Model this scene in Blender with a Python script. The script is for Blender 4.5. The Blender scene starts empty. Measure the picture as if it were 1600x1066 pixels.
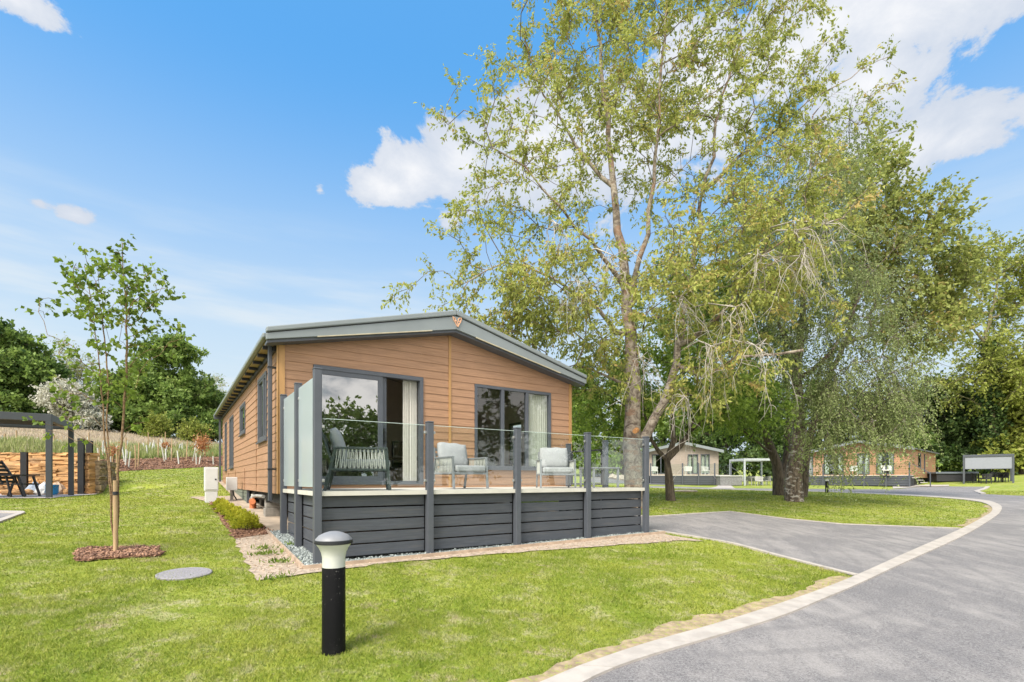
import bpy, math, random
import numpy as np
from mathutils import Vector, Matrix, noise as mnoise

R = math.radians
C = bpy.context.scene.collection
sc = bpy.context.scene
rng = np.random.default_rng(7)
random.seed(7)

# ------------------------------------------------------------------ camera, sky, sun, exposure
F = 793.6; HY = 750.85; EYE = 1.5; TH = R(33.62); HX, HYY = -2.801, 7.308
cam_d = bpy.data.cameras.new("camera"); cam = bpy.data.objects.new("camera", cam_d); C.objects.link(cam)
cam_d.sensor_width = 36; cam_d.lens = F / 1600 * 36
cam_d.shift_y = (HY - 533) / 1600
cam_d.clip_end = 2000; cam_d.clip_start = 0.05
cam.location = (0, 0, EYE); cam.rotation_euler = (R(90), 0, 0)
sc.camera = cam
sc.view_settings.view_transform = 'Standard'; sc.view_settings.look = 'None'
sc.view_settings.exposure = 1.24; sc.view_settings.gamma = 1

SUN_EL, SUN_AZ = R(50), R(212)      # azimuth clockwise from +Y: behind the camera to the left
sd = Vector((math.sin(SUN_AZ) * math.cos(SUN_EL), math.cos(SUN_AZ) * math.cos(SUN_EL), math.sin(SUN_EL)))
sl = bpy.data.lights.new("sun", 'SUN'); sl.energy = 2.4; sl.angle = R(22.0); sl.color = (1, .94, .84)
so = bpy.data.objects.new("sun", sl); C.objects.link(so); so.location = (0, 0, 40)
so.rotation_euler = sd.to_track_quat('Z', 'Y').to_euler()

class NT:
    def __init__(s, tree): s.t = tree; s.n = tree.nodes; s.l = tree.links
    def new(s, typ, **kw):
        nd = s.n.new(typ)
        for k, v in kw.items(): setattr(nd, k, v)
        return nd
    def put(s, sock, v):
        if isinstance(v, bpy.types.NodeSocket): s.l.new(v, sock)
        elif v is not None: sock.default_value = v
    def math(s, op, a, b=None, c=None, clamp=False):
        m = s.new('ShaderNodeMath', operation=op); m.use_clamp = clamp
        s.put(m.inputs[0], a)
        if b is not None: s.put(m.inputs[1], b)
        if c is not None: s.put(m.inputs[2], c)
        return m.outputs[0]
    def mix(s, f, a, b, blend='MIX'):
        m = s.new('ShaderNodeMix', data_type='RGBA', blend_type=blend)
        s.put(m.inputs[0], f); s.put(m.inputs[6], a if not isinstance(a, tuple) else (*a[:3], 1)); s.put(m.inputs[7], b if not isinstance(b, tuple) else (*b[:3], 1))
        return m.outputs[2]
    def noise(s, vec, scale, detail=4, rough=.55, dist=0):
        n = s.new('ShaderNodeTexNoise'); n.inputs['Scale'].default_value = scale; n.inputs['Detail'].default_value = detail
        n.inputs['Roughness'].default_value = rough; n.inputs['Distortion'].default_value = dist
        if vec is not None: s.l.new(vec, n.inputs['Vector'])
        return n.outputs['Fac']
    def ramp(s, f, lo, hi, a=0.0, b=1.0):
        m = s.new('ShaderNodeMapRange'); m.interpolation_type = 'SMOOTHSTEP'
        s.put(m.inputs[0], f); m.inputs[1].default_value = lo; m.inputs[2].default_value = hi
        m.inputs[3].default_value = a; m.inputs[4].default_value = b
        return m.outputs[0]
    def scale(s, vec, sc_):
        m = s.new('ShaderNodeMapping'); m.inputs['Scale'].default_value = sc_
        s.l.new(vec, m.inputs['Vector']); return m.outputs[0]

w = bpy.data.worlds.new("World"); sc.world = w; w.use_nodes = True
nt = NT(w.node_tree); w.node_tree.nodes.clear()
out = nt.new('ShaderNodeOutputWorld'); bg = nt.new('ShaderNodeBackground'); nt.l.new(bg.outputs[0], out.inputs[0])
sky = nt.new('ShaderNodeTexSky', sky_type='NISHITA'); sky.sun_disc = False
sky.sun_elevation = SUN_EL; sky.sun_rotation = SUN_AZ; sky.air_density = 1.0; sky.dust_density = 0.6; sky.ozone_density = 2.0
SKY_STR = 0.13
bg.inputs['Strength'].default_value = SKY_STR
tc = nt.new('ShaderNodeTexCoord'); sep = nt.new('ShaderNodeSeparateXYZ'); nt.l.new(tc.outputs['Generated'], sep.inputs[0])
az = nt.math('ARCTAN2', sep.outputs[0], sep.outputs[1]); el = nt.math('ARCSINE', sep.outputs[2])
CLOUDS = [  # azimuth, elevation and half sizes of each cloud bank in degrees
 (-14.1, 29.2, 4.5, 1.7), (-11.0, 31.0, 4.2, 3.0), (-6.0, 32.3, 5.5, 4.2), (3, 33, 8, 4.6), (12.5, 33.5, 8, 6), (20.5, 36, 6, 6),
 (28, 37, 5, 4), (31.5, 38, 5.5, 4), (37, 35.5, 7, 3.2), (41, 35.8, 6, 3.4), (45, 36.5, 5, 3), (35.5, 32.5, 6, 3),
 (38, 27.3, 6.5, 2.4), (40.7, 26.7, 3.4, 1.6), (34, 28, 5, 3),
 (-20.7, 28.1, .6, .55), (-40.6, 21.6, 1.3, .7), (-43, 21.8, .9, .5), (-7.0, 27, 1.3, .9), (-44.6, 34.0, 3.0, 1.2),
]
nv = nt.noise(nt.scale(tc.outputs['Generated'], (1, 1, 1.5)), 8.0, 10, .66, .25)
nbig = nt.noise(nt.scale(tc.outputs['Generated'], (1, 1, 1.5)), 3.0, 3, .5)
field = None
for a, e, ra, re in CLOUDS:
    dx = nt.math('DIVIDE', nt.math('SUBTRACT', az, R(a)), R(ra * 1.15)); dy = nt.math('DIVIDE', nt.math('SUBTRACT', el, R(e)), R(re * 1.15))
    dd = nt.math('SQRT', nt.math('ADD', nt.math('MULTIPLY', dx, dx), nt.math('MULTIPLY', dy, dy)))
    v = nt.math('SUBTRACT', 1.0, dd)
    v = nt.math('MULTIPLY', v, min(1.0, re / 2.0 + .2))
    field = v if field is None else nt.math('SMOOTH_MAX', field, v, .25)
dens = nt.math('ADD', field, nt.math('MULTIPLY', nt.math('SUBTRACT', nv, .47), 2.6))
cm = nt.ramp(dens, .04, .30)
# broken cloud behind the viewer, out of view, for glass reflections and fill light
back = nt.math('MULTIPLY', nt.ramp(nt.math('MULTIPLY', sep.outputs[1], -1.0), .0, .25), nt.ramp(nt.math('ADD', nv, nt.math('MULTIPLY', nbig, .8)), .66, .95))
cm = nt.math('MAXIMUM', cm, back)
# thin veil low over the left horizon
veil = nt.math('MULTIPLY', nt.ramp(nt.noise(nt.scale(tc.outputs['Generated'], (1, 1, 7)), 2.2, 5, .55), .42, .72), nt.ramp(el, R(28), R(14)))
veil = nt.math('MULTIPLY', veil, .9)
hz = nt.ramp(el, R(40), R(3), 0, 1)
hsv = nt.new('ShaderNodeHueSaturation'); hsv.inputs['Saturation'].default_value = 1.22; hsv.inputs['Value'].default_value = 1.0
nt.l.new(sky.outputs[0], hsv.inputs['Color'])
K = 1 / SKY_STR
blue = nt.mix(.80, hsv.outputs[0], (.050 * K, .185 * K, .385 * K))
blue = nt.mix(hz, blue, (.30 * K, .355 * K, .39 * K))
shade = nt.ramp(nt.math('ADD', nt.math('MULTIPLY', nbig, .5), nt.math('MULTIPLY', dens, .35)), .2, .85)
cloudc = nt.mix(shade, (.27 * K, .30 * K, .35 * K), (.43 * K, .43 * K, .435 * K))
col = nt.mix(veil, blue, (.34 * K, .37 * K, .39 * K))
col = nt.mix(cm, col, cloudc)
col = nt.mix(nt.math('MULTIPLY', back, 1.0), col, (.95 * K, .93 * K, .90 * K))   # unseen cloud behind the viewer, brightened to add fill light
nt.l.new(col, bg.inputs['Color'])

# ------------------------------------------------------------------ geometry helpers
class MB:
    def __init__(s): s.v = []; s.f = []; s.mi = []; s.m = 0
    def face(s, pts):
        i = len(s.v); s.v += [tuple(p) for p in pts]; s.f.append(tuple(range(i, i + len(pts)))); s.mi.append(s.m)
    def box(s, c, d, rot=None):
        cx, cy, cz = c; dx, dy, dz = d[0] / 2, d[1] / 2, d[2] / 2; i = len(s.v)
        for sx in (-1, 1):
            for sy in (-1, 1):
                for sz in (-1, 1):
                    p = Vector((sx * dx, sy * dy, sz * dz))
                    if rot is not None: p = rot @ p
                    s.v.append((cx + p.x, cy + p.y, cz + p.z))
        for q in ((0, 1, 3, 2), (4, 6, 7, 5), (0, 4, 5, 1), (2, 3, 7, 6), (0, 2, 6, 4), (1, 5, 7, 3)):
            s.f.append(tuple(i + k for k in q)); s.mi.append(s.m)
        return s
    def bb(s, x0, x1, y0, y1, z0, z1): return s.box(((x0 + x1) / 2, (y0 + y1) / 2, (z0 + z1) / 2), (abs(x1 - x0), abs(y1 - y0), abs(z1 - z0)))
    def beam(s, p0, p1, w, h, up=(0, 0, 1)):
        p0 = Vector(p0); p1 = Vector(p1); d = p1 - p0; L = d.length; d.normalize(); u = Vector(up)
        if abs(d.dot(u)) > .98: u = Vector((0, 1, 0))
        sx = d.cross(u).normalized(); uz = sx.cross(d).normalized()
        return s.box((p0 + p1) / 2, (w, L, h), Matrix((sx, d, uz)).transposed())
    def tube(s, pts, rad, n=8, cap=True):
        pts = [Vector(p) for p in pts]
        if not hasattr(rad, '__len__'): rad = [rad] * len(pts)
        base = len(s.v); prev = None
        for k, p in enumerate(pts):
            d = (pts[min(k + 1, len(pts) - 1)] - pts[max(k - 1, 0)]).normalized()
            if prev is None: a = d.cross(Vector((0, 0, 1))) if abs(d.z) < .95 else d.cross(Vector((0, 1, 0)))
            else: a = prev - d * prev.dot(d)
            a.normalize(); prev = a; b = d.cross(a)
            for j in range(n):
                t = 2 * math.pi * j / n; q = p + (a * math.cos(t) + b * math.sin(t)) * rad[k]; s.v.append(tuple(q))
        for k in range(len(pts) - 1):
            for j in range(n):
                a0 = base + k * n + j; a1 = base + k * n + (j + 1) % n
                s.f.append((a0, a1, a1 + n, a0 + n)); s.mi.append(s.m)
        if cap:
            s.f.append(tuple(base + j for j in range(n))[::-1]); s.mi.append(s.m)
            s.f.append(tuple(base + (len(pts) - 1) * n + j for j in range(n))); s.mi.append(s.m)
        return s
    def lathe(s, prof, n=32, c=(0, 0, 0)):
        base = len(s.v)
        for r, z in prof:
            for j in range(n):
                t = 2 * math.pi * j / n; s.v.append((c[0] + r * math.cos(t), c[1] + r * math.sin(t), c[2] + z))
        for k in range(len(prof) - 1):
            for j in range(n):
                a0 = base + k * n + j; a1 = base + k * n + (j + 1) % n
                s.f.append((a0, a1, a1 + n, a0 + n)); s.mi.append(s.m)
        s.f.append(tuple(base + j for j in range(n))[::-1]); s.mi.append(s.m)
        s.f.append(tuple(base + (len(prof) - 1) * n + j for j in range(n))); s.mi.append(s.m)
        return s
    def prism(s, poly, axis_vec):
        """closed prism from a 3-D polygon swept along axis_vec"""
        a = Vector(axis_vec); P = [Vector(p) for p in poly]; n = len(P); i = len(s.v)
        s.v += [tuple(p) for p in P] + [tuple(p + a) for p in P]
        s.f.append(tuple(i + k for k in range(n))[::-1]); s.mi.append(s.m)
        s.f.append(tuple(i + n + k for k in range(n))); s.mi.append(s.m)
        for k in range(n):
            k2 = (k + 1) % n; s.f.append((i + k, i + k2, i + n + k2, i + n + k)); s.mi.append(s.m)
        return s
    def build(s, name, mats, parent=None, smooth=False, bevel=0, off=(0, 0, 0), kind=None):
        me = bpy.data.meshes.new(name)
        vv = [(a + off[0], b + off[1], c + off[2]) for a, b, c in s.v]
        me.from_pydata(vv, [], s.f); me.update()
        if not isinstance(mats, (list, tuple)): mats = [mats]
        for m in mats: me.materials.append(m)
        if len(mats) > 1: me.polygons.foreach_set('material_index', s.mi)
        if smooth: me.polygons.foreach_set('use_smooth', [True] * len(me.polygons))
        o = bpy.data.objects.new(name, me); C.objects.link(o)
        if parent: o.parent = parent
        if kind: o['kind'] = kind
        if bevel:
            b = o.modifiers.new('bevel', 'BEVEL'); b.width = bevel; b.segments = 2; b.limit_method = 'ANGLE'; b.angle_limit = R(40)
        if smooth and bevel == 0 and smooth != 'all':
            try:
                me.polygons.foreach_set('use_smooth', [True] * len(me.polygons))
                es = o.modifiers.new('split', 'EDGE_SPLIT'); es.split_angle = R(38)
            except Exception: pass
        return o

def np_mesh(name, V, faces, nper, mats, parent=None, tint=None, kind=None, smooth=False):
    """V (n,3); faces (m,nper)"""
    me = bpy.data.meshes.new(name); m = len(faces)
    me.vertices.add(len(V)); me.vertices.foreach_set('co', np.asarray(V, np.float32).ravel())
    me.loops.add(m * nper); me.loops.foreach_set('vertex_index', np.asarray(faces, np.int32).ravel())
    me.polygons.add(m); me.polygons.foreach_set('loop_start', np.arange(0, m * nper, nper, dtype=np.int32))
    me.polygons.foreach_set('loop_total', np.full(m, nper, np.int32))
    if smooth: me.polygons.foreach_set('use_smooth', np.ones(m, bool))
    me.update(calc_edges=True)
    if tint is not None:
        at = me.attributes.new('tint', 'FLOAT', 'POINT'); at.data.foreach_set('value', np.asarray(tint, np.float32))
    me.materials.append(mats)
    o = bpy.data.objects.new(name, me); C.objects.link(o)
    if parent: o.parent = parent
    if kind: o['kind'] = kind
    return o

def thing(name, label, cat, loc=(0, 0, 0), rz=0, group=None):
    o = bpy.data.objects.new(name, None); C.objects.link(o); o.empty_display_size = .2
    o.location = loc; o.rotation_euler = (0, 0, rz); o['label'] = label; o['category'] = cat
    if group: o['group'] = group
    return o
def tag(o, label, cat, group=None):
    o['label'] = label; o['category'] = cat
    if group: o['group'] = group
    return o
KIDS = {}
def dup(root, loc, rz, label, group=None, scale=None):
    if root.name not in KIDS:
        KIDS[root.name] = True
    def cp(o, par):
        c = o.copy(); C.objects.link(c); c.parent = par
        for ch in [x for x in list(C.objects) if x.parent == o]: cp(ch, c)
        return c
    r = cp(root, None); r.location = loc; r.rotation_euler = (0, 0, rz); r['label'] = label
    if scale: r.scale = (scale,) * 3
    if group: r['group'] = group
    return r

# ------------------------------------------------------------------ materials
def new_mat(name):
    m = bpy.data.materials.new(name); m.use_nodes = True; t = NT(m.node_tree)
    b = m.node_tree.nodes['Principled BSDF']; tcn = t.new('ShaderNodeTexCoord')
    return m, t, b, tcn.outputs['Object']
def mat(name, col, rough=.6, var=.12, scale=6, metal=0, bump=0, bscale=40, stretch=(1, 1, 1), spec=.4, dirt=0):
    m, t, b, co = new_mat(name)
    v = t.scale(co, stretch)
    n = t.noise(v, scale, 5)
    dark = tuple(c * (1 - var) for c in col); lite = tuple(min(1, c * (1 + var)) for c in col)
    c = t.mix(t.ramp(n, .3, .7), dark, lite)
    if dirt:
        c = t.mix(t.math('MULTIPLY', t.ramp(t.noise(v, scale * .35, 6, .65), .5, .75), dirt), c, (.30, .26, .20))
    t.l.new(c, b.inputs['Base Color'])
    b.inputs['Roughness'].default_value = rough; b.inputs['Metallic'].default_value = metal
    b.inputs['Specular IOR Level'].default_value = spec
    if bump:
        bp = t.new('ShaderNodeBump'); bp.inputs['Strength'].default_value = bump; bp.inputs['Distance'].default_value = .01
        t.l.new(t.noise(v, bscale, 4), bp.inputs['Height']); t.l.new(bp.outputs[0], b.inputs['Normal'])
    return m

ANTH = mat('anthracite_powdercoat', (.080, .088, .104), .42, .06, 3, dirt=.05)
ANTHD = mat('anthracite_board', (.066, .073, .086), .62, .12, 4, bump=.25, bscale=30, stretch=(1, 1, 12), dirt=.12)
FASC = mat('grey_fascia', (.21, .235, .24), .42, .05, 1.5)
BLACKM = mat('black_metal', (.02, .021, .023), .5, .1, 5)
WHITE = mat('white_plastic', (.60, .61, .61), .5, .04, 3, dirt=.1)
CREAM = mat('cream_deck', (.52, .50, .44), .75, .08, 5, bump=.2, stretch=(1, 14, 1))
DECKEDGE = mat('pale_deck_edge', (.55, .53, .47), .6, .06, 4, dirt=.1)
CUSH = mat('grey_cushion', (.35, .345, .35), .9, .05, 8, bump=.4, bscale=12)
ROPE = mat('pale_rope', (.55, .54, .49), .85, .1, 60)
CHAIRM = mat('grey_chair_metal', (.20, .205, .215), .5, .06, 5)
CHAIRG = mat('dark_chair_metal', (.05, .062, .060), .5, .06, 5)
TRIM = mat('tan_trim', (.42, .235, .09), .55, .12, 5, stretch=(1, 1, .2))
SOFF = mat('tan_soffit', (.36, .25, .13), .6, .1, 5)
DARKU = mat('dark_underside', (.03, .028, .025), .9, .2, 4)
STEEL = mat('brushed_steel', (.5, .5, .48), .3, .05, 20, metal=.9)
CONC = mat('concrete_block', (.27, .25, .22), .9, .2, 9, bump=.5, dirt=.3)
CURT = mat('cream_curtain', (.78, .76, .70), .85, .04, 20)
TAUPE = mat('taupe_inner_wall', (.60, .50, .42), .85, .05, 2)
INFLOOR = mat('brown_floor', (.22, .15, .10), .5, .2, 5)
PINE = mat('pine_stake', (.42, .29, .16), .8, .2, 9, stretch=(1, 1, .15), bump=.3)
GUARD = mat('pale_tree_guard', (.55, .55, .50), .6, .1, 10)

def cladding(name, base, along='x', board=.172):
    m, t, b, co = new_mat(name)
    st = (.35, 9, 9) if along == 'x' else (9, .35, 9)
    g = t.noise(t.scale(co, st), 6, 6, .6, .6)
    s_ = t.new('ShaderNodeSeparateXYZ'); t.l.new(co, s_.inputs[0])
    row = t.math('FLOOR', t.math('DIVIDE', s_.outputs[2], board))
    wn = t.new('ShaderNodeTexWhiteNoise', noise_dimensions='1D'); t.l.new(row, wn.inputs['W'])
    big = t.noise(co, .8, 3)
    c = t.mix(t.ramp(g, .3, .72), tuple(k * .80 for k in base), tuple(k * 1.16 for k in base))
    c = t.mix(t.math('MULTIPLY', wn.outputs['Value'], .16), c, tuple(k * .72 for k in base))
    c = t.mix(t.math('MULTIPLY', t.ramp(big, .45, .75), .14), c, (base[0] * 1.2, base[1] * 1.25, base[2] * 1.5))
    c = t.mix(t.math('MULTIPLY', t.ramp(t.noise(t.scale(co, (1.2, 1.2, .5)), 2.0, 6, .7), .58, .74), .22), c, (base[0] * .62, base[1] * .62, base[2] * .7))
    t.l.new(c, b.inputs['Base Color']); b.inputs['Roughness'].default_value = .62; b.inputs['Specular IOR Level'].default_value = .3
    bp = t.new('ShaderNodeBump'); bp.inputs['Strength'].default_value = .18; bp.inputs['Distance'].default_value = .004
    t.l.new(g, bp.inputs['Height']); t.l.new(bp.outputs[0], b.inputs['Normal'])
    return m
CLAD = (.375, .215, .125)
CLADX = cladding('timber_cladding_front', CLAD, 'x'); CLADY = cladding('timber_cladding_side', CLAD, 'y')
FCLADX = cladding('far_timber_cladding', (.42, .235, .135), 'x'); CREAMW = cladding('cream_cladding', (.33, .275, .225), 'x')

def glass_mat(name, tint=(.86, .93, .91), refl=1.0, frost=0, clearness=1.0):
    m = bpy.data.materials.new(name); m.use_nodes = True; t = NT(m.node_tree); m.node_tree.nodes.clear()
    o = t.new('ShaderNodeOutputMaterial')
    if frost:
        d = t.new('ShaderNodeBsdfDiffuse'); d.inputs[0].default_value = (*tint, 1)
        tl = t.new('ShaderNodeBsdfTranslucent'); tl.inputs[0].default_value = (*tint, 1)
        a = t.new('ShaderNodeMixShader'); a.inputs[0].default_value = .55; t.l.new(d.outputs[0], a.inputs[1]); t.l.new(tl.outputs[0], a.inputs[2])
        g = t.new('ShaderNodeBsdfGlossy'); g.inputs['Roughness'].default_value = .15
        fr = t.new('ShaderNodeFresnel'); fr.inputs[0].default_value = 1.4
        b = t.new('ShaderNodeMixShader'); t.l.new(fr.outputs[0], b.inputs[0]); t.l.new(a.outputs[0], b.inputs[1]); t.l.new(g.outputs[0], b.inputs[2])
        t.l.new(b.outputs[0], o.inputs[0]); return m
    tr = t.new('ShaderNodeBsdfTransparent'); tr.inputs[0].default_value = (*tint, 1)
    g = t.new('ShaderNodeBsdfGlossy'); g.inputs['Roughness'].default_value = .0
    fr = t.new('ShaderNodeFresnel'); ge = t.new('ShaderNodeNewGeometry'); t.l.new(t.math('SUBTRACT', 1.5, t.math('MULTIPLY', ge.outputs['Backfacing'], 1.5 - 1 / 1.5)), fr.inputs[0])
    f2 = t.math('MULTIPLY', fr.outputs[0], refl, clamp=True)
    b = t.new('ShaderNodeMixShader'); t.l.new(f2, b.inputs[0]); t.l.new(tr.outputs[0], b.inputs[1]); t.l.new(g.outputs[0], b.inputs[2])
    t.l.new(b.outputs[0], o.inputs[0]); return m
GLASS = glass_mat('window_glass', (.84, .88, .85), 1.9)
DOORGLASS = glass_mat('door_glass', (.35, .38, .36), 9.0)
SIDEGLASS = glass_mat('side_window_glass', (.6, .66, .63), 3.0)
RAILGLASS = glass_mat('balustrade_glass', (.93, .965, .955), .9)
GEDGE = mat('glass_edge', (.55, .66, .62), .3, .02)
FROST = glass_mat('frosted_glass', (.74, .83, .86), frost=1)

# ------------------------------------------------------------------ ground height
def sst(x, a, b):
    t = np.clip((x - a) / (b - a), 0, 1); return t * t * (3 - 2 * t)
def seg_dist(x, y, pts):
    d = np.full(np.shape(x), 1e9)
    for (x0, y0), (x1, y1) in zip(pts[:-1], pts[1:]):
        dx, dy = x1 - x0, y1 - y0; t = np.clip(((x - x0) * dx + (y - y0) * dy) / (dx * dx + dy * dy), 0, 1)
        d = np.minimum(d, np.hypot(x - x0 - t * dx, y - y0 - t * dy))
    return d
BANK = [(-160, 18.6), (-15.4, 18.6), (-16.4, 20.3), (-19.9, 24.0), (-18.9, 32.5), (-18.5, 160)]
def inpoly(x, y, poly):
    x = np.asarray(x); y = np.asarray(y); r = np.zeros(x.shape, bool); n = len(poly)
    for i in range(n):
        x0, y0 = poly[i]; x1, y1 = poly[(i + 1) % n]
        if y0 == y1: continue
        c = ((y0 > y) != (y1 > y)) & (x < (x1 - x0) * (y - y0) / (y1 - y0) + x0); r ^= c
    return r
BANKPOLY = BANK + [(-160, 160)]
def G(x, y):
    x = np.asarray(x, float); y = np.asarray(y, float)
    right = sst(x, -9, 1)                                    # the lawn keeps climbing on the left and levels out on the right
    k = 1 + (.30 - 1) * right
    soft = np.where(y > 20, np.minimum(y - 20, 1e3), 0)
    yl = np.minimum(y, 20) + np.where(soft < 4, soft + (k - 1) * soft * soft / 8, 4 + (k - 1) * 2 + k * (soft - 4))
    over = np.maximum(y - 48, 0); yl = yl - over * k * .8 * (1 - right)
    xc = np.clip(x, -19.5, 17)
    z = -.2713 - .0318 * xc + .0629 * yl
    z = z + np.maximum(y - 55, 0) * .035 * (1 - sst(x, 14, 26)) * right
    # levelled patio on the left
    pt = sst(x, -12.2, -13.2) * sst(y, 19.2, 18.4) * sst(y, 10.5, 12.5)
    z = z * (1 - pt) + (1.0) * pt
    ins = inpoly(x, y, BANKPOLY); d = seg_dist(x, y, BANK)
    nearwall = sst(y, 24, 20.5)
    add = .11 * np.minimum(d, 22) + .30 * sst(d, 0, 2.6) + nearwall * .75 * sst(d, .05, .5)
    z = z + np.where(ins, add, 0)
    # right hand grass rise
    z = z + .055 * np.clip(x - 36, 0, 30) * sst(y, 30, 36) * (1 - 0)
    return z
def g(x, y): return float(G(np.array([x]), np.array([y]))[0])
def at(px, py, lift=0):
    """ground point seen at a photograph pixel"""
    dx = (px - 800) / F; dz = (HY - py) / F; t0 = 1.5; t = t0
    while t < 140:
        if EYE + dz * t < g(dx * t, t): break
        t0 = t; t += .25 if t < 30 else 1
    for _ in range(18):
        m = (t0 + t) / 2
        if EYE + dz * m < g(dx * m, m): t = m
        else: t0 = m
    return (dx * t, t, g(dx * t, t) + lift)
def atz(px, Z): return ((px - 800) / F * Z, Z)
def zpy(py, Z): return EYE + (HY - py) / F * Z
def house(u, v):
    c, s = math.cos(TH), math.sin(TH); return (HX + u * c - v * s, HYY + u * s + v * c)

# ------------------------------------------------------------------ ground materials
def lawn_mat(name, blades=False):
    m, t, b, co = new_mat(name)
    n1 = t.noise(co, .55, 5, .6); n2 = t.noise(co, 2.6, 5, .65); n3 = t.noise(co, 14, 4, .7); n4 = t.noise(co, 90, 3, .7)
    c = t.mix(t.ramp(n1, .35, .65), (.22, .285, .03), (.36, .39, .06))
    c = t.mix(t.math('MULTIPLY', t.ramp(n2, .40, .68), .6), c, (.42, .43, .12))
    straw = t.math('MULTIPLY', t.ramp(t.math('ADD', t.math('MULTIPLY', n2, .7), t.math('MULTIPLY', n3, .5)), .62, .75), .8)
    c = t.mix(straw, c, (.52, .47, .27))
    bare2 = t.ramp(t.math('ADD', t.math('MULTIPLY', t.noise(t.scale(co, (1, 1.5, 1)), 1.9, 3, .5), .8), t.math('MULTIPLY', n3, .25)), .60, .70); bare = t.ramp(t.math('ADD', t.math('MULTIPLY', t.noise(t.scale(co, (1, 1.6, 1)), 1.1, 4, .55), .75), t.math('MULTIPLY', n3, .35)), .63, .73)
    c = t.mix(t.math('MULTIPLY', bare2, .55), c, (.50, .46, .25)); c = t.mix(t.math('MULTIPLY', bare, .8), c, (.50, .39, .27))
    c = t.mix(t.ramp(t.noise(t.scale(co, (1, 1, .3)), 26, 4, .7), .46, .66, 0, .6), c, (.10, .185, .02))
    if blades:
        at_ = t.new('ShaderNodeAttribute', attribute_name='tint')
        c = t.mix(t.ramp(at_.outputs['Fac'], .0, .45, .5, 0), c, (.10, .17, .02)); c = t.mix(t.ramp(at_.outputs['Fac'], .5, 1.0, 0, .75), c, (.44, .43, .14))
        pr = b; tl = t.new('ShaderNodeBsdfTranslucent'); t.l.new(c, tl.inputs[0])
        mx = t.new('ShaderNodeMixShader'); mx.inputs[0].default_value = .35
        t.l.new(b.outputs[0], mx.inputs[1]); t.l.new(tl.outputs[0], mx.inputs[2])
        t.l.new(mx.outputs[0], m.node_tree.nodes['Material Output'].inputs[0])
    else:
        c = t.mix(t.ramp(n4, .25, .75, .0, .35), c, (.09, .12, .02))
        bp = t.new('ShaderNodeBump'); bp.inputs['Strength'].default_value = .6; bp.inputs['Distance'].default_value = .03
        t.l.new(n4, bp.inputs['Height']); t.l.new(bp.outputs[0], b.inputs['Normal'])
    t.l.new(c, b.inputs['Base Color']); b.inputs['Roughness'].default_value = .85; b.inputs['Specular IOR Level'].default_value = .15
    return m
ANTHP = mat('dark_pergola_metal', (.042, .048, .056), .5, .06, 3)
LAWN = lawn_mat('lawn'); BLADE = lawn_mat('lawn_blades', True)
def meadow_mat():
    m, t, b, co = new_mat('meadow_ground')
    n1 = t.noise(co, .35, 5, .6); n2 = t.noise(t.scale(co, (1, 1, 1)), 1.6, 6, .7)
    c = t.mix(t.ramp(n1, .38, .62), (.16, .21, .06), (.36, .31, .18))
    c = t.mix(t.ramp(n2, .45, .7), c, (.24, .30, .09))
    t.l.new(c, b.inputs['Base Color']); b.inputs['Roughness'].default_value = .9; b.inputs['Specular IOR Level'].default_value = .1
    return m
MEADOW = meadow_mat()
def asphalt():
    m, t, b, co = new_mat('asphalt')
    n1 = t.noise(co, .5, 6, .65, .4); n2 = t.math('ADD', t.math('MULTIPLY', t.noise(co, 150, 2, .7), .5), t.math('MULTIPLY', t.noise(co, 48, 3, .75), .5)); n3 = t.noise(t.scale(co, (1, .35, 1)), 3.0, 6, .7, .6)
    c = t.mix(t.ramp(n2, .36, .64), (.085, .080, .082), (.29, .275, .27))
    dust = t.math('MULTIPLY', t.ramp(t.math('ADD', t.math('MULTIPLY', n1, .6), t.math('MULTIPLY', n3, .5)), .46, .72), .5)
    c = t.mix(dust, c, (.40, .37, .345))
    c = t.mix(t.math('MULTIPLY', t.ramp(t.noise(co, 1.4, 5, .6), .52, .7), .35), c, (.13, .125, .13))
    # tyre arcs
    wv = t.new('ShaderNodeTexWave', wave_type='RINGS', rings_direction='Z'); wv.inputs['Scale'].default_value = .55
    mp = t.new('ShaderNodeMapping'); mp.inputs['Location'].default_value = (-1.0, -11, 0); t.l.new(co, mp.inputs[0]); t.l.new(mp.outputs[0], wv.inputs[0])
    wv.inputs['Distortion'].default_value = 1.2; wv.inputs['Detail Scale'].default_value = .6
    c = t.mix(t.math('MULTIPLY', t.ramp(wv.outputs['Fac'], .82, 1.0), t.math('MULTIPLY', t.ramp(n1, .40, .6), .28)), c, (.11, .105, .11))
    t.l.new(c, b.inputs['Base Color']); b.inputs['Roughness'].default_value = .85; b.inputs['Specular IOR Level'].default_value = .3
    bp = t.new('ShaderNodeBump'); bp.inputs['Strength'].default_value = .5; bp.inputs['Distance'].default_value = .006
    t.l.new(n2, bp.inputs['Height']); t.l.new(bp.outputs[0], b.inputs['Normal'])
    return m
ASPH = asphalt()
KERBM = mat('concrete_edging', (.41, .37, .33), .85, .12, 5, bump=.3, bscale=90, dirt=.35)
SOIL = mat('pale_sandy_soil', (.37, .295, .225), .95, .28, 16, bump=.9, bscale=34, dirt=.22)
GRAVM = mat('grey_green_gravel', (.25, .28, .27), .8, .35, 40, bump=.8, bscale=70)
BARKM = mat('bark_chips', (.22, .115, .065), .9, .5, 30, bump=.9, bscale=60)
SAND = mat('rough_ochre_stone', (.46, .26, .11), .95, .45, 2.6, bump=1, bscale=9, stretch=(.5, .5, 2.4), dirt=.5)

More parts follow.
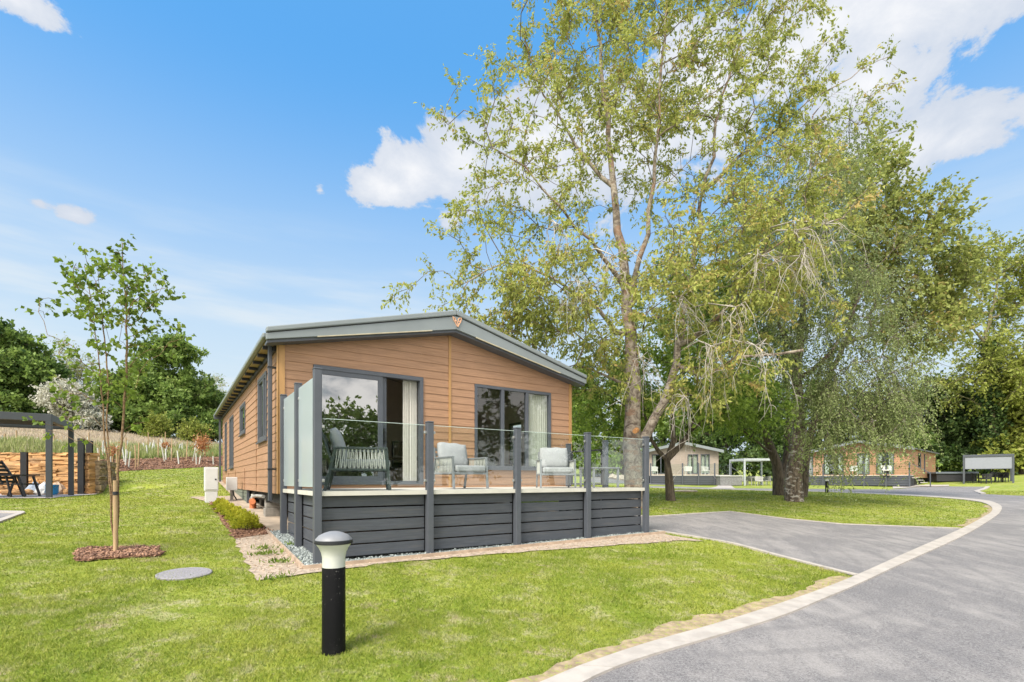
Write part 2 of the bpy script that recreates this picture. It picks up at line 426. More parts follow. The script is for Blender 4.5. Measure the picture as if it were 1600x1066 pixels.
# ------------------------------------------------------------------ ground sheets
def grid_mesh(name, xs, ys, matl, lift=0, mask=None):
    X, Y = np.meshgrid(xs, ys); Z = G(X, Y) + lift
    V = np.stack([X.ravel(), Y.ravel(), Z.ravel()], 1); nx = len(xs); ny = len(ys)
    i = np.arange((ny - 1) * (nx - 1)); a = (i // (nx - 1)) * nx + i % (nx - 1)
    Fq = np.stack([a, a + 1, a + nx + 1, a + nx], 1)
    if mask is not None:
        cx = V[Fq].mean(1); Fq = Fq[mask(cx[:, 0], cx[:, 1])]
    return np_mesh(name, V, Fq, 4, matl, kind='structure', smooth=True)
def axis(segs):
    a = []
    for lo, hi, st in segs: a += list(np.arange(lo, hi, st))
    return np.array(a + [segs[-1][1]])
XS = axis([(-500, -120, 40), (-120, -40, 4), (-40, -24, 1), (-24, 24, .25), (24, 60, 1), (60, 140, 8), (140, 500, 40)])
YS = axis([(-60, 0, 2), (0, 34, .25), (34, 70, 1), (70, 150, 5), (150, 600, 50)])
ground = grid_mesh('ground', XS, YS, LAWN, -.01)
ground.data.materials.append(MEADOW)
_c = np.zeros(len(ground.data.polygons) * 3, np.float32); ground.data.polygons.foreach_get('center', _c); _c = _c.reshape(-1, 3)
_mi = (inpoly(_c[:, 0], _c[:, 1], BANKPOLY) & (seg_dist(_c[:, 0], _c[:, 1], BANK) > 0)).astype(np.int32)
ground.data.polygons.foreach_set('material_index', _mi)

def sheet(name, poly, matl, lift, step=.5, kind='structure', label=None, cat=None):
    """flat polygon draped on the ground: polygon clipped against a grid"""
    def clip(P, ax, val, keep_gt):
        o = []
        for i in range(len(P)):
            a = P[i]; b = P[(i + 1) % len(P)]; ia = (a[ax] >= val) if keep_gt else (a[ax] <= val); ib = (b[ax] >= val) if keep_gt else (b[ax] <= val)
            if ia: o.append(a)
            if ia != ib:
                t = (val - a[ax]) / (b[ax] - a[ax]); o.append((a[0] + t * (b[0] - a[0]), a[1] + t * (b[1] - a[1])))
        return o
    mb = MB(); idx = {}
    def vid(p):
        k = (round(p[0], 4), round(p[1], 4))
        if k not in idx: idx[k] = len(mb.v); mb.v.append((p[0], p[1], 0.0))
        return idx[k]
    import mathutils
    tri = mathutils.geometry.tessellate_polygon([[Vector((p[0], p[1], 0)) for p in poly]])
    for T in tri:
        P = [tuple(poly[i][:2]) for i in T]
        x0 = math.floor(min(p[0] for p in P) / step); x1 = math.ceil(max(p[0] for p in P) / step)
        for ix in range(x0, x1):
            Q = clip(clip(P, 0, ix * step, True), 0, (ix + 1) * step, False)
            if len(Q) < 3: continue
            y0 = math.floor(min(p[1] for p in Q) / step); y1 = math.ceil(max(p[1] for p in Q) / step)
            for iy in range(y0, y1):
                W = clip(clip(Q, 1, iy * step, True), 1, (iy + 1) * step, False)
                ids = []
                for p in W:
                    v = vid(p)
                    if v not in ids: ids.append(v)
                if len(ids) >= 3:
                    ar = sum(mb.v[ids[i]][0] * mb.v[ids[(i + 1) % len(ids)]][1] - mb.v[ids[(i + 1) % len(ids)]][0] * mb.v[ids[i]][1] for i in range(len(ids)))
                    if ar < 0: ids = ids[::-1]
                    mb.f.append(tuple(ids)); mb.mi.append(0)
    V = np.array(mb.v); V[:, 2] = G(V[:, 0], V[:, 1]) + lift; mb.v = [tuple(p) for p in V]
    o = mb.build(name, matl, kind=kind)
    if label: tag(o, label, cat)
    return o
def kerb_strip(name, A, B, matl, top, depth=.12):
    """raised edging between two outlines of equal length"""
    def dense(P, n):
        P = np.array(P, float); L = np.r_[0, np.cumsum(np.hypot(*np.diff(P, axis=0).T))]; t = np.linspace(0, L[-1], n)
        return np.stack([np.interp(t, L, P[:, 0]), np.interp(t, L, P[:, 1])], 1)
    n = max(8, int(sum(math.dist(A[i], A[i + 1]) for i in range(len(A) - 1)) / .25))
    a = dense(A, n); b = dense(B, n); mb = MB()
    za = G(a[:, 0], a[:, 1]) + top; zb = G(b[:, 0], b[:, 1]) + top
    for i in range(n):
        mb.v += [(a[i, 0], a[i, 1], za[i]), (b[i, 0], b[i, 1], zb[i]), (a[i, 0], a[i, 1], za[i] - depth), (b[i, 0], b[i, 1], zb[i] - depth)]
    bl_len = 4
    W_ = MB()
    for i in range(n - 1):
        k = i * 4; v8 = [Vector(mb.v[k + j]) for j in range(8)]
        if i % bl_len == bl_len - 1:                      # a narrow joint before the next block
            for j in (4, 5, 6, 7): v8[j] = v8[j - 4] + (v8[j] - v8[j - 4]) * (1 - .010 / max(.02, (v8[j] - v8[j - 4]).length))
        W_.face([v8[j] for j in (0, 1, 5, 4)]); W_.face([v8[j] for j in (1, 3, 7, 5)]); W_.face([v8[j] for j in (0, 4, 6, 2)])
        if i % bl_len == bl_len - 1: W_.face([v8[j] for j in (4, 5, 7, 6)])
        if i % bl_len == 0: W_.face([v8[j] for j in (1, 0, 2, 3)])
    return W_.build(name, matl, kind='structure')
def smoothpath(P, it=2):
    for _ in range(it):
        Q = [P[0]]
        for a, b in zip(P[:-1], P[1:]):
            Q += [(a[0] * .75 + b[0] * .25, a[1] * .75 + b[1] * .25), (a[0] * .25 + b[0] * .75, a[1] * .25 + b[1] * .75)]
        P = Q + [P[-1]]
    return P
W2 = lambda L: [at(*p)[:2] for p in L]
KA = [(-9, -1.2), (-3.5, 1.0), (-1.2, 2.3)] + W2([(840, 1068), (1000, 1010), (1112, 980), (1206, 950), (1281, 924), (1334, 903), (1412, 867), (1506, 826), (1540, 807), (1553, 797), (1545, 789), (1525, 783), (1450, 776.5), (1375, 772.5), (1253, 767.5), (1150, 765.5), (1016, 762.5)])
KB = [(-9, -1.5), (-3.3, .75), (-.95, 2.05)] + W2([(905, 1068), (1000, 1031), (1112, 999), (1225, 965), (1281, 940), (1337, 917), (1412, 881), (1506, 839), (1546, 815), (1568, 796), (1561, 788), (1538, 781.2), (1450, 775), (1375, 771.2), (1253, 766.6), (1150, 764.9), (1016, 762.1)])
KA = smoothpath(KA, 2); KB = smoothpath(KB, 2)
kerb_strip('kerb', KA, KB, KERBM, .025)
RFAR = W2([(1016, 759.6), (1120, 762.2), (1253, 764), (1330, 764.5), (1397, 764.8), (1425, 762.2), (1445, 760.6), (1483, 760.2), (1538, 760.8), (1523, 767.5), (1533, 772.0)])
ROAD = KB + RFAR + [(29.5, 23.8), (60, 20), (60, -40), (-9, -40)]
# KB runs towards the far left end, RFAR comes back along the far side
road = sheet('road', KB + RFAR + [atz(1640, 26), (60, 26), (60, -20), (-9, -20)], ASPH, .004, .5)
kerb_strip('kerb', W2([(1533, 772.4), (1521, 768), (1540, 760.5)]), W2([(1541, 771.6), (1530, 768), (1547, 760.8)]), KERBM, .04)
RK = [W2([(1533, 772.2), (1600, 773.6)])[0], W2([(1600, 773.6)])[0], (45, 27)]
# driveway
DLOW = W2([(1017, 829), (1075, 838), (1142, 849.5), (1225, 872), (1320, 896.5), (1345, 904)]); DUP = W2([(1017, 808), (1080, 804), (1142, 800), (1225, 811), (1319, 820), (1375, 822), (1506, 827)])
dl0 = house(7.0, .1); du0_ = house(7.6, 5.2)
DRIVE = [dl0] + DLOW + DUP[::-1] + [du0_]
sheet('driveway', DRIVE, ASPH, .006, .5)
def off(P, d):
    P = np.array(P); T = np.gradient(P, axis=0); N = np.stack([-T[:, 1], T[:, 0]], 1); N /= np.linalg.norm(N, axis=1)[:, None] + 1e-9
    return [tuple(q) for q in P + N * d]
kl = [dl0] + DLOW[:-1] + [W2([(1337, 900)])[0]]
kerb_strip('kerb', off(kl, .0), off(kl, .10), KERBM, .022)
ku = [du0_] + DUP[:-1] + [W2([(1503, 826.6)])[0]]
kerb_strip('kerb', off(ku, .0), off(ku, .10), KERBM, .022)
def rag(poly, amp, seed=1, skip=()):
    rr = np.random.default_rng(seed); o = []
    for i in range(len(poly)):
        a, b = poly[i], poly[(i + 1) % len(poly)]; L = math.dist(a, b); n = 1 if i in skip else max(1, min(60, int(L / .14))); nx_, ny_ = -(b[1] - a[1]) / (L + 1e-9), (b[0] - a[0]) / (L + 1e-9)
        for k in range(n):
            f = k / n; j = rr.normal(0, amp) if k else 0; o.append((a[0] + (b[0] - a[0]) * f + nx_ * j, a[1] + (b[1] - a[1]) * f + ny_ * j))
    return o
# soil and gravel strips round the deck
SOILP = [house(-1.35, 10.5)] + W2([(335, 787), (365, 840), (380, 868), (402, 908), (470, 898), (600, 881), (760, 867), (900, 857), (1000, 850), (1060, 845), (1100, 846), (1017, 831)]) + [house(7.5, 1), house(7.5, 10.5)]
SOILP = rag(SOILP, .022, 3, (12, 13, 14))
sheet('soil', SOILP, SOIL, .008, .5)
GR = [house(-.20, 3.2), house(-.20, -.14), house(7.3, -.14), house(7.3, 1.0), house(0.3, 1.0), house(.3, 3.2)]
sheet('gravel_bed', GR, GRAVM, .02, .5)
PAD = [house(-.2, 3.2), house(7.4, 3.2), house(7.4, 17.5), house(-.2, 17.5)]
sheet('concrete_pad', PAD, mat('dusty_concrete_pad', (.40, .32, .24), .95, .25, 2.5, bump=.4, dirt=.3), .016, .5)
ed = [house(-.22, 3.2), house(-.22, -.16), house(7.32, -.16)]
mb = MB()
for a, b in zip(ed[:-1], ed[1:]):
    n = 12
    for i in range(n):
        p = [(a[0] + (b[0] - a[0]) * t, a[1] + (b[1] - a[1]) * t) for t in (i / n, (i + 1) / n)]
        mb.beam((*p[0], g(*p[0]) + .015), (*p[1], g(*p[1]) + .015), .03, .08)
tag(mb.build('timber_edging', mat('weathered_edging', (.40, .30, .22), .9, .2, 6)), 'thin weathered timber edging board holding the grey gravel round the deck', 'edging')
# mulch beds
MUL1 = [at(*p)[:2] for p in [(329, 784), (340, 782), (436, 835), (366, 843), (345, 815)]]
MUL1 = W2([(328, 786), (337, 784), (372, 800), (432, 834), (366, 843), (345, 812)])
MUL1 = rag(MUL1, .03, 4)
sheet('mulch_bed', MUL1, BARKM, .014, .5)
MUL2 = W2([(112, 868), (118, 862), (140, 857), (250, 856), (250, 870), (180, 874), (118, 878)])
MUL2 = rag(MUL2, .03, 5)
sheet('mulch_bed', MUL2, BARKM, .012, .5)
bl = BANK[2:5] + [(-18.7, 50)]
MUL3 = [(p[0], p[1]) for p in bl] + [(-21.0, 50), (-21.2, 32), (-22.2, 23.5), (-18.6, 20.3)]
sheet('mulch_bed', MUL3, BARKM, .02, .5)
# patio and drive corner at the left edge
PATIO = [(-30, 11.3), (-12.75, 13.7), (-14.0, 16.9), (-15.2, 18.3), (-30, 18.3)]
PATIO = [(-30, 13.0), (-12.6, 13.9), (-14.2, 17.0), (-15.0, 18.5), (-30, 18.5)]
sheet('patio', PATIO, mat('pale_paving', (.42, .38, .36), .85, .12, 3), .02, .5)
LDR = W2([(-40, 806), (-2, 800.5), (40, 801.5), (5, 812), (-40, 826)])
sheet('driveway', LDR, ASPH, .006, .5)
lk = W2([(-30, 799), (44, 800.5), (0, 817)]); lk2 = W2([(-30, 801.5), (28, 802.8), (-20, 819)])
kerb_strip('kerb', lk, lk2, KERBM, .03)
# paving beside the far lodges
sheet('path', W2([(1118, 757.2), (1140, 757.2), (1150, 764.3), (1105, 763.8), (1122, 759.6)]), KERBM, .02, .5)
sheet('path', W2([(1395, 758.2), (1483, 757.8), (1483, 760.0), (1445, 760.4), (1420, 762.3), (1395, 764)]), KERBM, .02, .5)
# road climbing away behind the deck
sheet('road', [atz(1010, 44.5), atz(1060, 44.5), atz(1000, 52), atz(962, 66), atz(948, 90), atz(936, 90), atz(925, 62), atz(905, 50), atz(930, 44.5)], ASPH, .02, .5)

def ragged(P, lo, hi, seed):
    rr = np.random.default_rng(seed); P = np.array(P); L = np.r_[0, np.cumsum(np.hypot(*np.diff(P, axis=0).T))]; n = int(L[-1] / .12); t = np.linspace(0, L[-1], n)
    Q = np.stack([np.interp(t, L, P[:, 0]), np.interp(t, L, P[:, 1])], 1); wv_ = np.convolve(rr.uniform(0, 1, n + 6), np.ones(7) / 7, 'valid') * 2 - .5
    T = np.gradient(Q, axis=0); N = np.stack([-T[:, 1], T[:, 0]], 1); N /= np.linalg.norm(N, axis=1)[:, None] + 1e-9
    return [tuple(q) for q in Q], [tuple(q) for q in Q + N * (lo + (hi - lo) * wv_ + rr.normal(0, .02, n))[:, None]]
_ka = [p for p in KA if p[1] > 1.5 and p[0] > -1.6]; _d = [i for i, p in enumerate(_ka) if p[1] < at(1334, 903)[1]]
va, vb = ragged(_ka[_d[0]:_d[-1] + 1], .12, .36, 8); VERGE = va + vb[::-1]
VERGEM = mat('worn_verge_soil', (.33, .25, .16), .95, .3, 9, bump=.8, bscale=25, dirt=.2)
_t = NT(VERGEM.node_tree); _b = VERGEM.node_tree.nodes['Principled BSDF']; _c = _b.inputs['Base Color'].links[0].from_socket; _co = _t.new('ShaderNodeTexCoord').outputs['Object']
_t.l.new(_t.mix(_t.ramp(_t.noise(_co, 20, 6, .75), .50, .64), _c, (.30, .32, .08)), _b.inputs['Base Color'])
sheet('worn_verge', VERGE, VERGEM, .004, .5)
ya, yb = ragged([p for p in KA if p[1] > at(1506, 826)[1] and p[1] < at(1545, 789)[1] and p[0] > 12], .05, .24, 9); VERGE2 = ya + yb[::-1]
sheet('worn_verge', VERGE2, VERGEM, .004, .5)
# ------------------------------------------------------------------ grass blades and loose bits (uncountable)
NOG = [DRIVE, SOILP, PAD, MUL1, MUL2, MUL3, PATIO, LDR, KB + RFAR + [atz(1640, 26), (60, 26), (60, -20), (-9, -20)], KA + KB[::-1]]
def fld(x, y, s, seed):
    """cheap smooth 2-D value noise, vectorised"""
    r = np.random.default_rng(seed); o = np.zeros_like(x); amp = 0
    for k in range(3):
        t = r.uniform(0, 6.28, 6); a = r.uniform(0, 6.28, 6); f = s * 2 ** k * r.uniform(.7, 1.3, 6)
        o += sum(np.sin((x * np.cos(t[i]) + y * np.sin(t[i])) * f[i] + a[i]) for i in range(6)) / 6 * .6 ** k
    return o
def blades():
    Vs = []; Ts = []
    for (z0, z1, dens, h, wd) in ((1.4, 5.5, 6500, .026, .0036), (5.5, 9, 2800, .028, .0056), (9, 15, 800, .030, .010), (15, 27, 170, .034, .02), (27, 34, 60, .04, .035)):
        area = (z1 ** 2 - z0 ** 2) * 1.45; n = int(area * dens)
        Y = np.sqrt(rng.uniform(z0 ** 2, z1 ** 2, n)); X = Y * rng.uniform(-1.7, 1.2, n)
        ok = np.ones(n, bool)
        for P in NOG: ok &= ~inpoly(X, Y, P)
        ok &= ~inpoly(X, Y, BANKPOLY)
        ver = inpoly(X, Y, VERGE) | inpoly(X, Y, VERGE2); ok &= ~(ver & (rng.uniform(0, 1, n) < .90))
        f = fld(X, Y, 2.2, 5); keep = rng.uniform(0, 1, n) < np.clip(.95 - .45 * np.clip(f, 0, 1.2), .15, 1); ok &= keep
        X = X[ok]; Y = Y[ok]; f = f[ok]; ver = ver[ok]; n = len(X); Z = G(X, Y) - .008
        f2 = fld(X, Y, 14, 6)
        a = rng.uniform(0, 6.283, n); hh = h * (1 + .35 * np.clip(f2, -1, 1)) * rng.uniform(.5, 1.35, n) * (1 - .25 * np.clip(f, -1, 1)); ln = rng.uniform(.3, 1.3, n) * hh; la = rng.uniform(0, 6.283, n)
        p0 = np.stack([X - np.cos(a) * wd, Y - np.sin(a) * wd, Z], 1); p1 = np.stack([X + np.cos(a) * wd, Y + np.sin(a) * wd, Z], 1)
        p2 = np.stack([X + np.cos(la) * ln, Y + np.sin(la) * ln, Z + hh], 1)
        Vs.append(np.stack([p0, p1, p2], 1).reshape(-1, 3)); Ts.append(np.repeat(np.where(ver, 1.0, np.clip(rng.normal(.42, .3, n), 0, 1)), 3))
    V = np.concatenate(Vs); T = np.concatenate(Ts)
    # longer uncut grass round post feet and edgings
    o = np_mesh('grass', V, np.arange(len(V)).reshape(-1, 3), 3, BLADE, tint=T, kind='stuff'); o['label'] = 'short mown bright green lawn grass with straw patches'
blades()

def scatter_chips(name, poly, n, size, matl, label, flat=.35, lift=.02, shape='chip'):
    P = np.array(poly); lo = P.min(0); hi = P.max(0); X = rng.uniform(lo[0], hi[0], n * 3); Y = rng.uniform(lo[1], hi[1], n * 3)
    ok = inpoly(X, Y, poly); X = X[ok][:n]; Y = Y[ok][:n]; n = len(X); Z = G(X, Y) + lift + rng.uniform(0, size * .6, n)
    base = np.array([[1, 0, 0], [-1, 0, 0], [0, 1, 0], [0, -1, 0], [0, 0, 1], [0, 0, -1]], float)
    fc = np.array([[0, 2, 4], [2, 1, 4], [1, 3, 4], [3, 0, 4], [2, 0, 5], [1, 2, 5], [3, 1, 5], [0, 3, 5]])
    s = size * rng.uniform(.4, 1.2, (n, 1, 1)) * np.stack([np.ones(n), rng.uniform(.35, .9, n), rng.uniform(flat * .5, flat * 1.3, n)], 1)[:, None, :]
    V = base[None] * s; a = rng.uniform(0, 6.28, n); b = rng.normal(0, .45, n)
    ca, sa, cb, sb = np.cos(a), np.sin(a), np.cos(b), np.sin(b)
    x = V[..., 0] * cb[:, None] - V[..., 2] * sb[:, None]; z = V[..., 0] * sb[:, None] + V[..., 2] * cb[:, None]; y = V[..., 1]
    V = np.stack([x * ca[:, None] - y * sa[:, None] + X[:, None], x * sa[:, None] + y * ca[:, None] + Y[:, None], z + Z[:, None]], 2)
    Fc = (fc[None] + (np.arange(n) * 6)[:, None, None]).reshape(-1, 3)
    o = np_mesh(name, V.reshape(-1, 3), Fc, 3, matl, tint=np.repeat(rng.uniform(0, 1, n), 6), kind='stuff'); o['label'] = label
def chip_mat(name, c1, c2, rough=.85):
    m, t, b, co = new_mat(name); a = t.new('ShaderNodeAttribute', attribute_name='tint')
    t.l.new(t.mix(a.outputs['Fac'], c1, c2), b.inputs['Base Color']); b.inputs['Roughness'].default_value = rough; return m
BCH = chip_mat('bark_chip_bits', (.10, .045, .028), (.42, .24, .15)); GCH = chip_mat('gravel_bits', (.13, .15, .15), (.42, .46, .44)); SCH = chip_mat('soil_bits', (.30, .2, .13), (.55, .44, .34))
scatter_chips('bark_chips', MUL2, 1500, .035, BCH, 'reddish bark chips mulching the foot of the young tree')
scatter_chips('bark_chips', MUL1, 2600, .035, BCH, 'reddish bark chips under the little hedge beside the lodge')
scatter_chips('bark_chips', MUL3, 5000, .08, BCH, 'brown bark mulch strip below the meadow bank')
for gp in ([house(-.20, 3.1), house(-.20, -.14), house(.12, -.14), house(.12, 3.1)], [house(-.20, -.14), house(7.3, -.14), house(7.3, .12), house(-.20, .12)]):
    scatter_chips('gravel', gp, 4200, .024, GCH, 'loose grey green gravel strip along the foot of the deck', .7, .022)
SOILS = W2([(366, 843), (402, 906), (470, 896), (600, 879), (900, 855), (1080, 845), (1017, 834)]) + [house(-.22, -.16), house(-.22, 3)]
scatter_chips('soil_crumbs', SOILS, 2500, .016, SCH, 'pinkish crumbs and small stones on the bare soil by the deck', .7, .008)


# ------------------------------------------------------------------ main lodge
ZB = g(*house(0, 3)) 
def part(mb, name, m, parent, **kw): return mb.build(name, m, parent, off=(0, 0, -parent_z(parent)), **kw)
def parent_z(p):
    z = 0
    while p: z += p.location.z; p = p.parent
    return z
HB = 2.99; UA, UC = -.035, 7.258; UM = (UA + UC) / 2; VL = 16.7
ZBOT = 1.24; ZEAVE = 4.13; ZAPEX = 4.87
def roofz(u): return ZEAVE + (ZAPEX - ZEAVE) * (1 - abs(u - UM) / (UM - UA))
lodge = thing('timber_lodge', 'large timber clad lodge with grey fascia in the middle, behind the glass railed deck', 'lodge', (*house(0, 0), ZB), TH)

def clad_wall(mb, kind, pos, a0, a1, z0, top, openings, board=.172, outward=-1, lip=.013):
    """rows of overlapping boards; kind 'x' runs along u at v=pos, 'y' runs along v at u=pos; top(a) gives height"""
    def P(a, n, z): return (a, pos + outward * n, z) if kind == 'x' else (pos + outward * n, a, z)
    zmax = max(top(a0), top(a1), top((a0 + a1) / 2)); z = z0
    while z < zmax - .002:
        z2 = min(z + board, zmax); cuts = sorted({a0, a1} | {c for o in openings for c in o[:2]} | ({(a0 + a1) / 2} if kind == 'x' else set()))
        # also break rows where an opening's edge crosses
        zs = sorted({z, z2} | {q for o in openings for q in o[2:4] if z < q < z2})
        for zi, zj in zip(zs[:-1], zs[1:]):
            n0 = lip * (1 - (zi - z) / board); n1 = lip * (1 - (zj - z) / board)
            for c0, c1 in zip(cuts[:-1], cuts[1:]):
                mid = (c0 + c1) / 2; zm = (zi + zj) / 2
                if any(o[0] <= mid <= o[1] and o[2] <= zm <= o[3] for o in openings): continue
                # clip against the roof line (linear inside the interval)
                t0, t1 = top(c0), top(c1)
                pts = [(c0, zi), (c1, zi), (c1, zj), (c0, zj)]
                o_ = []
                for i in range(4):
                    A, B = pts[i], pts[(i + 1) % 4]
                    def s(p): return (t0 + (t1 - t0) * (p[0] - c0) / (c1 - c0)) - p[1]
                    sa, sb = s(A), s(B)
                    if sa >= 0: o_.append(A)
                    if (sa >= 0) != (sb >= 0):
                        t = sa / (sa - sb); o_.append((A[0] + (B[0] - A[0]) * t, A[1] + (B[1] - A[1]) * t))
                if len(o_) < 3: continue
                nn = lambda zz: lip * (1 - (zz - z) / board)
                mb.face([P(a, nn(zz), zz) for a, zz in o_])
                if zi == z and top(c0) > zi and top(c1) > zi: mb.face([P(c0, n0, zi), P(c1, n0, zi), P(c1, -.002, zi), P(c0, -.002, zi)])
        z = z2
def plane_wall(mb, kind, pos, a0, a1, z0, top, openings):
    clad_wall(mb, kind, pos, a0, a1, z0, top, openings, board=.6, lip=.0)

def upx(px, v=HB):
    k = (px - 800) / F; c, s = math.cos(TH), math.sin(TH)
    x0 = HX - v * s; y0 = HYY + v * c
    return (k * y0 - x0) / (c - k * s)
DOOR = (.60, 2.93, 1.42, 3.80); WIN = (4.28, 6.56, 1.80, 3.80)
SW = [(4.45, 5.75, 2.40, 3.86), (8.45, 9.75, 2.86, 3.72), (11.9, 13.2, 1.95, 3.72), (14.5, 15.2, 1.9, 3.72)]
mb = MB(); clad_wall(mb, 'x', HB, UA, UC, ZBOT, roofz, [DOOR, WIN]); part(mb, 'front_wall', CLADX, lodge)
mb = MB(); clad_wall(mb, 'y', UA, HB, VL, ZBOT, lambda a: ZEAVE, SW); part(mb, 'side_wall', CLADY, lodge)
mb = MB(); clad_wall(mb, 'y', UC, HB, VL, ZBOT, lambda a: ZEAVE, [(5.2, 5.9, 2.0, 3.3)], outward=1); part(mb, 'side_wall', CLADY, lodge)
mb = MB(); clad_wall(mb, 'x', VL, UA, UC, ZBOT, roofz, [], outward=1); part(mb, 'rear_wall', CLADX, lodge)
# interior shell
mb = MB(); i_ = .10
plane_wall(mb, 'x', HB + i_, UA + i_, UC - i_, 1.38, lambda u: roofz(u) - .02, [DOOR, WIN])
plane_wall(mb, 'y', UA + i_, HB + i_, 9.0, 1.38, lambda a: ZEAVE, [(SW[0][0], SW[0][1], SW[0][2], SW[0][3]), SW[1]])
plane_wall(mb, 'y', UC - i_, HB + i_, 9.0, 1.38, lambda a: ZEAVE, [(5.2, 5.9, 2.0, 3.3)])
plane_wall(mb, 'x', 8.2, UA + i_, UC - i_, 1.38, lambda u: roofz(u) - .02, [])
part(mb, 'inner_wall', TAUPE, lodge)
mb = MB()
mb.face([(UA + i_, HB + .1, ZEAVE), (UM, HB + .1, ZAPEX), (UM, 8.2, ZAPEX), (UA + i_, 8.2, ZEAVE)]); mb.face([(UC - i_, HB + .1, ZEAVE), (UM, HB + .1, ZAPEX), (UM, 8.2, ZAPEX), (UC - i_, 8.2, ZEAVE)])
mb.beam((UA + .2, 4.6, ZEAVE + .0), (UM, 4.6, ZAPEX - .05), .12, .12); mb.beam((UC - .2, 4.6, ZEAVE), (UM, 4.6, ZAPEX - .05), .12, .12)
part(mb, 'ceiling', mat('inner_ceiling', (.50, .44, .38), .8, .05), lodge)
mb = MB(); mb.bb(UA + i_, UC - i_, HB + .02, 8.2, 1.30, 1.38); part(mb, 'inner_floor', INFLOOR, lodge)
mb = MB(); mb.bb(UA + .12, UC - .12, HB + .15, VL - .15, 1.02, 1.235)
for vv in (3.2, 5, 7, 9, 11, 13, 15): mb.bb(UA + .05, UC - .05, vv - .05, vv + .05, 1.0, 1.19)
part(mb, 'chassis', DARKU, lodge)
# trims
mb = MB(); mb.bb(UA - .018, UA + .10, HB - .028, HB + .0, ZBOT, ZEAVE - .02); mb.bb(UA - .03, UA - .0, HB - .028, HB + .09, ZBOT, ZEAVE - .02); part(mb, 'corner_trim', TRIM, lodge)
mb = MB(); mb.bb(UC - .06, UC + .018, HB - .028, HB + .0, ZBOT, ZEAVE - .02); mb.bb(UC, UC + .03, HB - .028, HB + .07, ZBOT, ZEAVE - .02); part(mb, 'corner_trim', TRIM, lodge)
mb = MB(); mb.bb(UM - .03, UM + .03, HB - .026, HB + .0, ZBOT, ZAPEX - .03); part(mb, 'centre_trim', TRIM, lodge)
mb = MB()
JM = mat('dark_joint', (.22, .12, .06), .7)
for vv in (4.1, 6.15, 8.6, 11.2, 13.9):
    mb = MB(); mb.bb(UA - .019, UA - .0, vv - .012, vv + .012, ZBOT, 4.1 if vv == 6.15 else SW[0][2] - .05 if vv < 6 else 1.85); part(mb, 'joint_strip', JM, lodge)
# roof and fascia
VF = HB - .35; UE0, UE1 = UA - .27, UC + .27
def fz(u, a, b): return b + (a - b) * abs(u - UM) / (UE1 - UM)
mb = MB()
def slab(u0, u1, zf0, zf1, v0, v1):
    mb.prism([(u0, v0, zf0(u0)), (u1, v0, zf0(u1)), (u1, v0, zf1(u1)), (u0, v0, zf1(u0))], (0, v1 - v0, 0))
zt = lambda u: fz(u, 4.33, 5.36); zgr = lambda u: fz(u, 4.235, 5.24); zbm = lambda u: fz(u, 4.10, 4.925)
mb = MB(); slab(UE0, UM, zgr, lambda u: zt(u), VF - .03, VF + .12); slab(UM, UE1, zgr, lambda u: zt(u), VF - .03, VF + .12)
part(mb, 'ridge_capping', FASC, lodge, bevel=.02)
mb = MB(); slab(UE0, UM, zbm, lambda u: zgr(u) - .022, VF, VF + .08); slab(UM, UE1, zbm, lambda u: zgr(u) - .022, VF, VF + .08)
part(mb, 'fascia', FASC, lodge, bevel=.008)
mb = MB(); slab(UE0 + .01, UM, lambda u: zgr(u) - .023, lambda u: zgr(u) + .001, VF + .012, VF + .1); slab(UM, UE1 - .01, lambda u: zgr(u) - .023, lambda u: zgr(u) + .001, VF + .012, VF + .1)
part(mb, 'fascia_groove', BLACKM, lodge)
mb = MB()   # boxed underside of the overhang
slab(UE0 + .02, UM, lambda u: zbm(u) - .055, lambda u: zbm(u) - .002, VF + .05, HB - .001); slab(UM, UE1 - .02, lambda u: zbm(u) - .055, lambda u: zbm(u) - .002, VF + .05, HB - .001)
part(mb, 'soffit', ANTH, lodge)
PST = mat('pale_strip', (.45, .40, .28), .5)
mb = MB(); slab(UM + .5, UE1 - .9, lambda u: zbm(u) - .012, lambda u: zbm(u) + .008, VF - .012, VF + .02); part(mb, 'light_strip', PST, lodge)
mb = MB(); slab(UE0 + .9, UM - .6, lambda u: zbm(u) - .012, lambda u: zbm(u) + .008, VF - .012, VF + .02); part(mb, 'light_strip', PST, lodge)
mb = MB()
def rslab(u0, u1, zo, v0, v1):
    mb.prism([(u0, v0, zo(u0)), (u1, v0, zo(u1)), (u1, v0, zo(u1) + .06), (u0, v0, zo(u0) + .06)], (0, v1 - v0, 0))
zr = lambda u: fz(u, 4.20, 5.00)
rslab(UE0 + .03, UM, zr, VF + .125, VL + .3); rslab(UM, UE1 - .03, zr, VF + .125, VL + .3)
part(mb, 'roof', mat('grey_roof_sheet', (.12, .13, .13), .5, .08), lodge)
# eaves on the left: tan soffit, dark brackets, thin gutter
mb = MB(); mb.bb(UE0 + .05, UA - .035, VF + .13, VL + .28, 4.135, 4.185); part(mb, 'eaves_soffit', SOFF, lodge)
mb = MB()
for k in range(19):
    vv = HB + .35 + k * .74
    mb.bb(UE0 + .03, UA - .03, vv - .035, vv + .035, 4.07, 4.133)
mb.bb(UA - .06, UA - .02, HB + .2, VL, 4.03, 4.133)
part(mb, 'eaves_bracket', BLACKM, lodge)
mb = MB(); mb.bb(UE0 - .045, UE0 + .045, VF + .13, VL + .3, 4.16, 4.25); part(mb, 'gutter', FASC, lodge, bevel=.02)
mb = MB(); mb.bb(UE1 - .045, UE1 + .045, VF + .13, VL + .3, 4.16, 4.25); part(mb, 'gutter', FASC, lodge, bevel=.02)
mb = MB(); mb.box((UA - .115, HB + .30, 2.62), (.075, .075, 3.05)); dp = part(mb, 'downpipe', ANTH, lodge, bevel=.012)
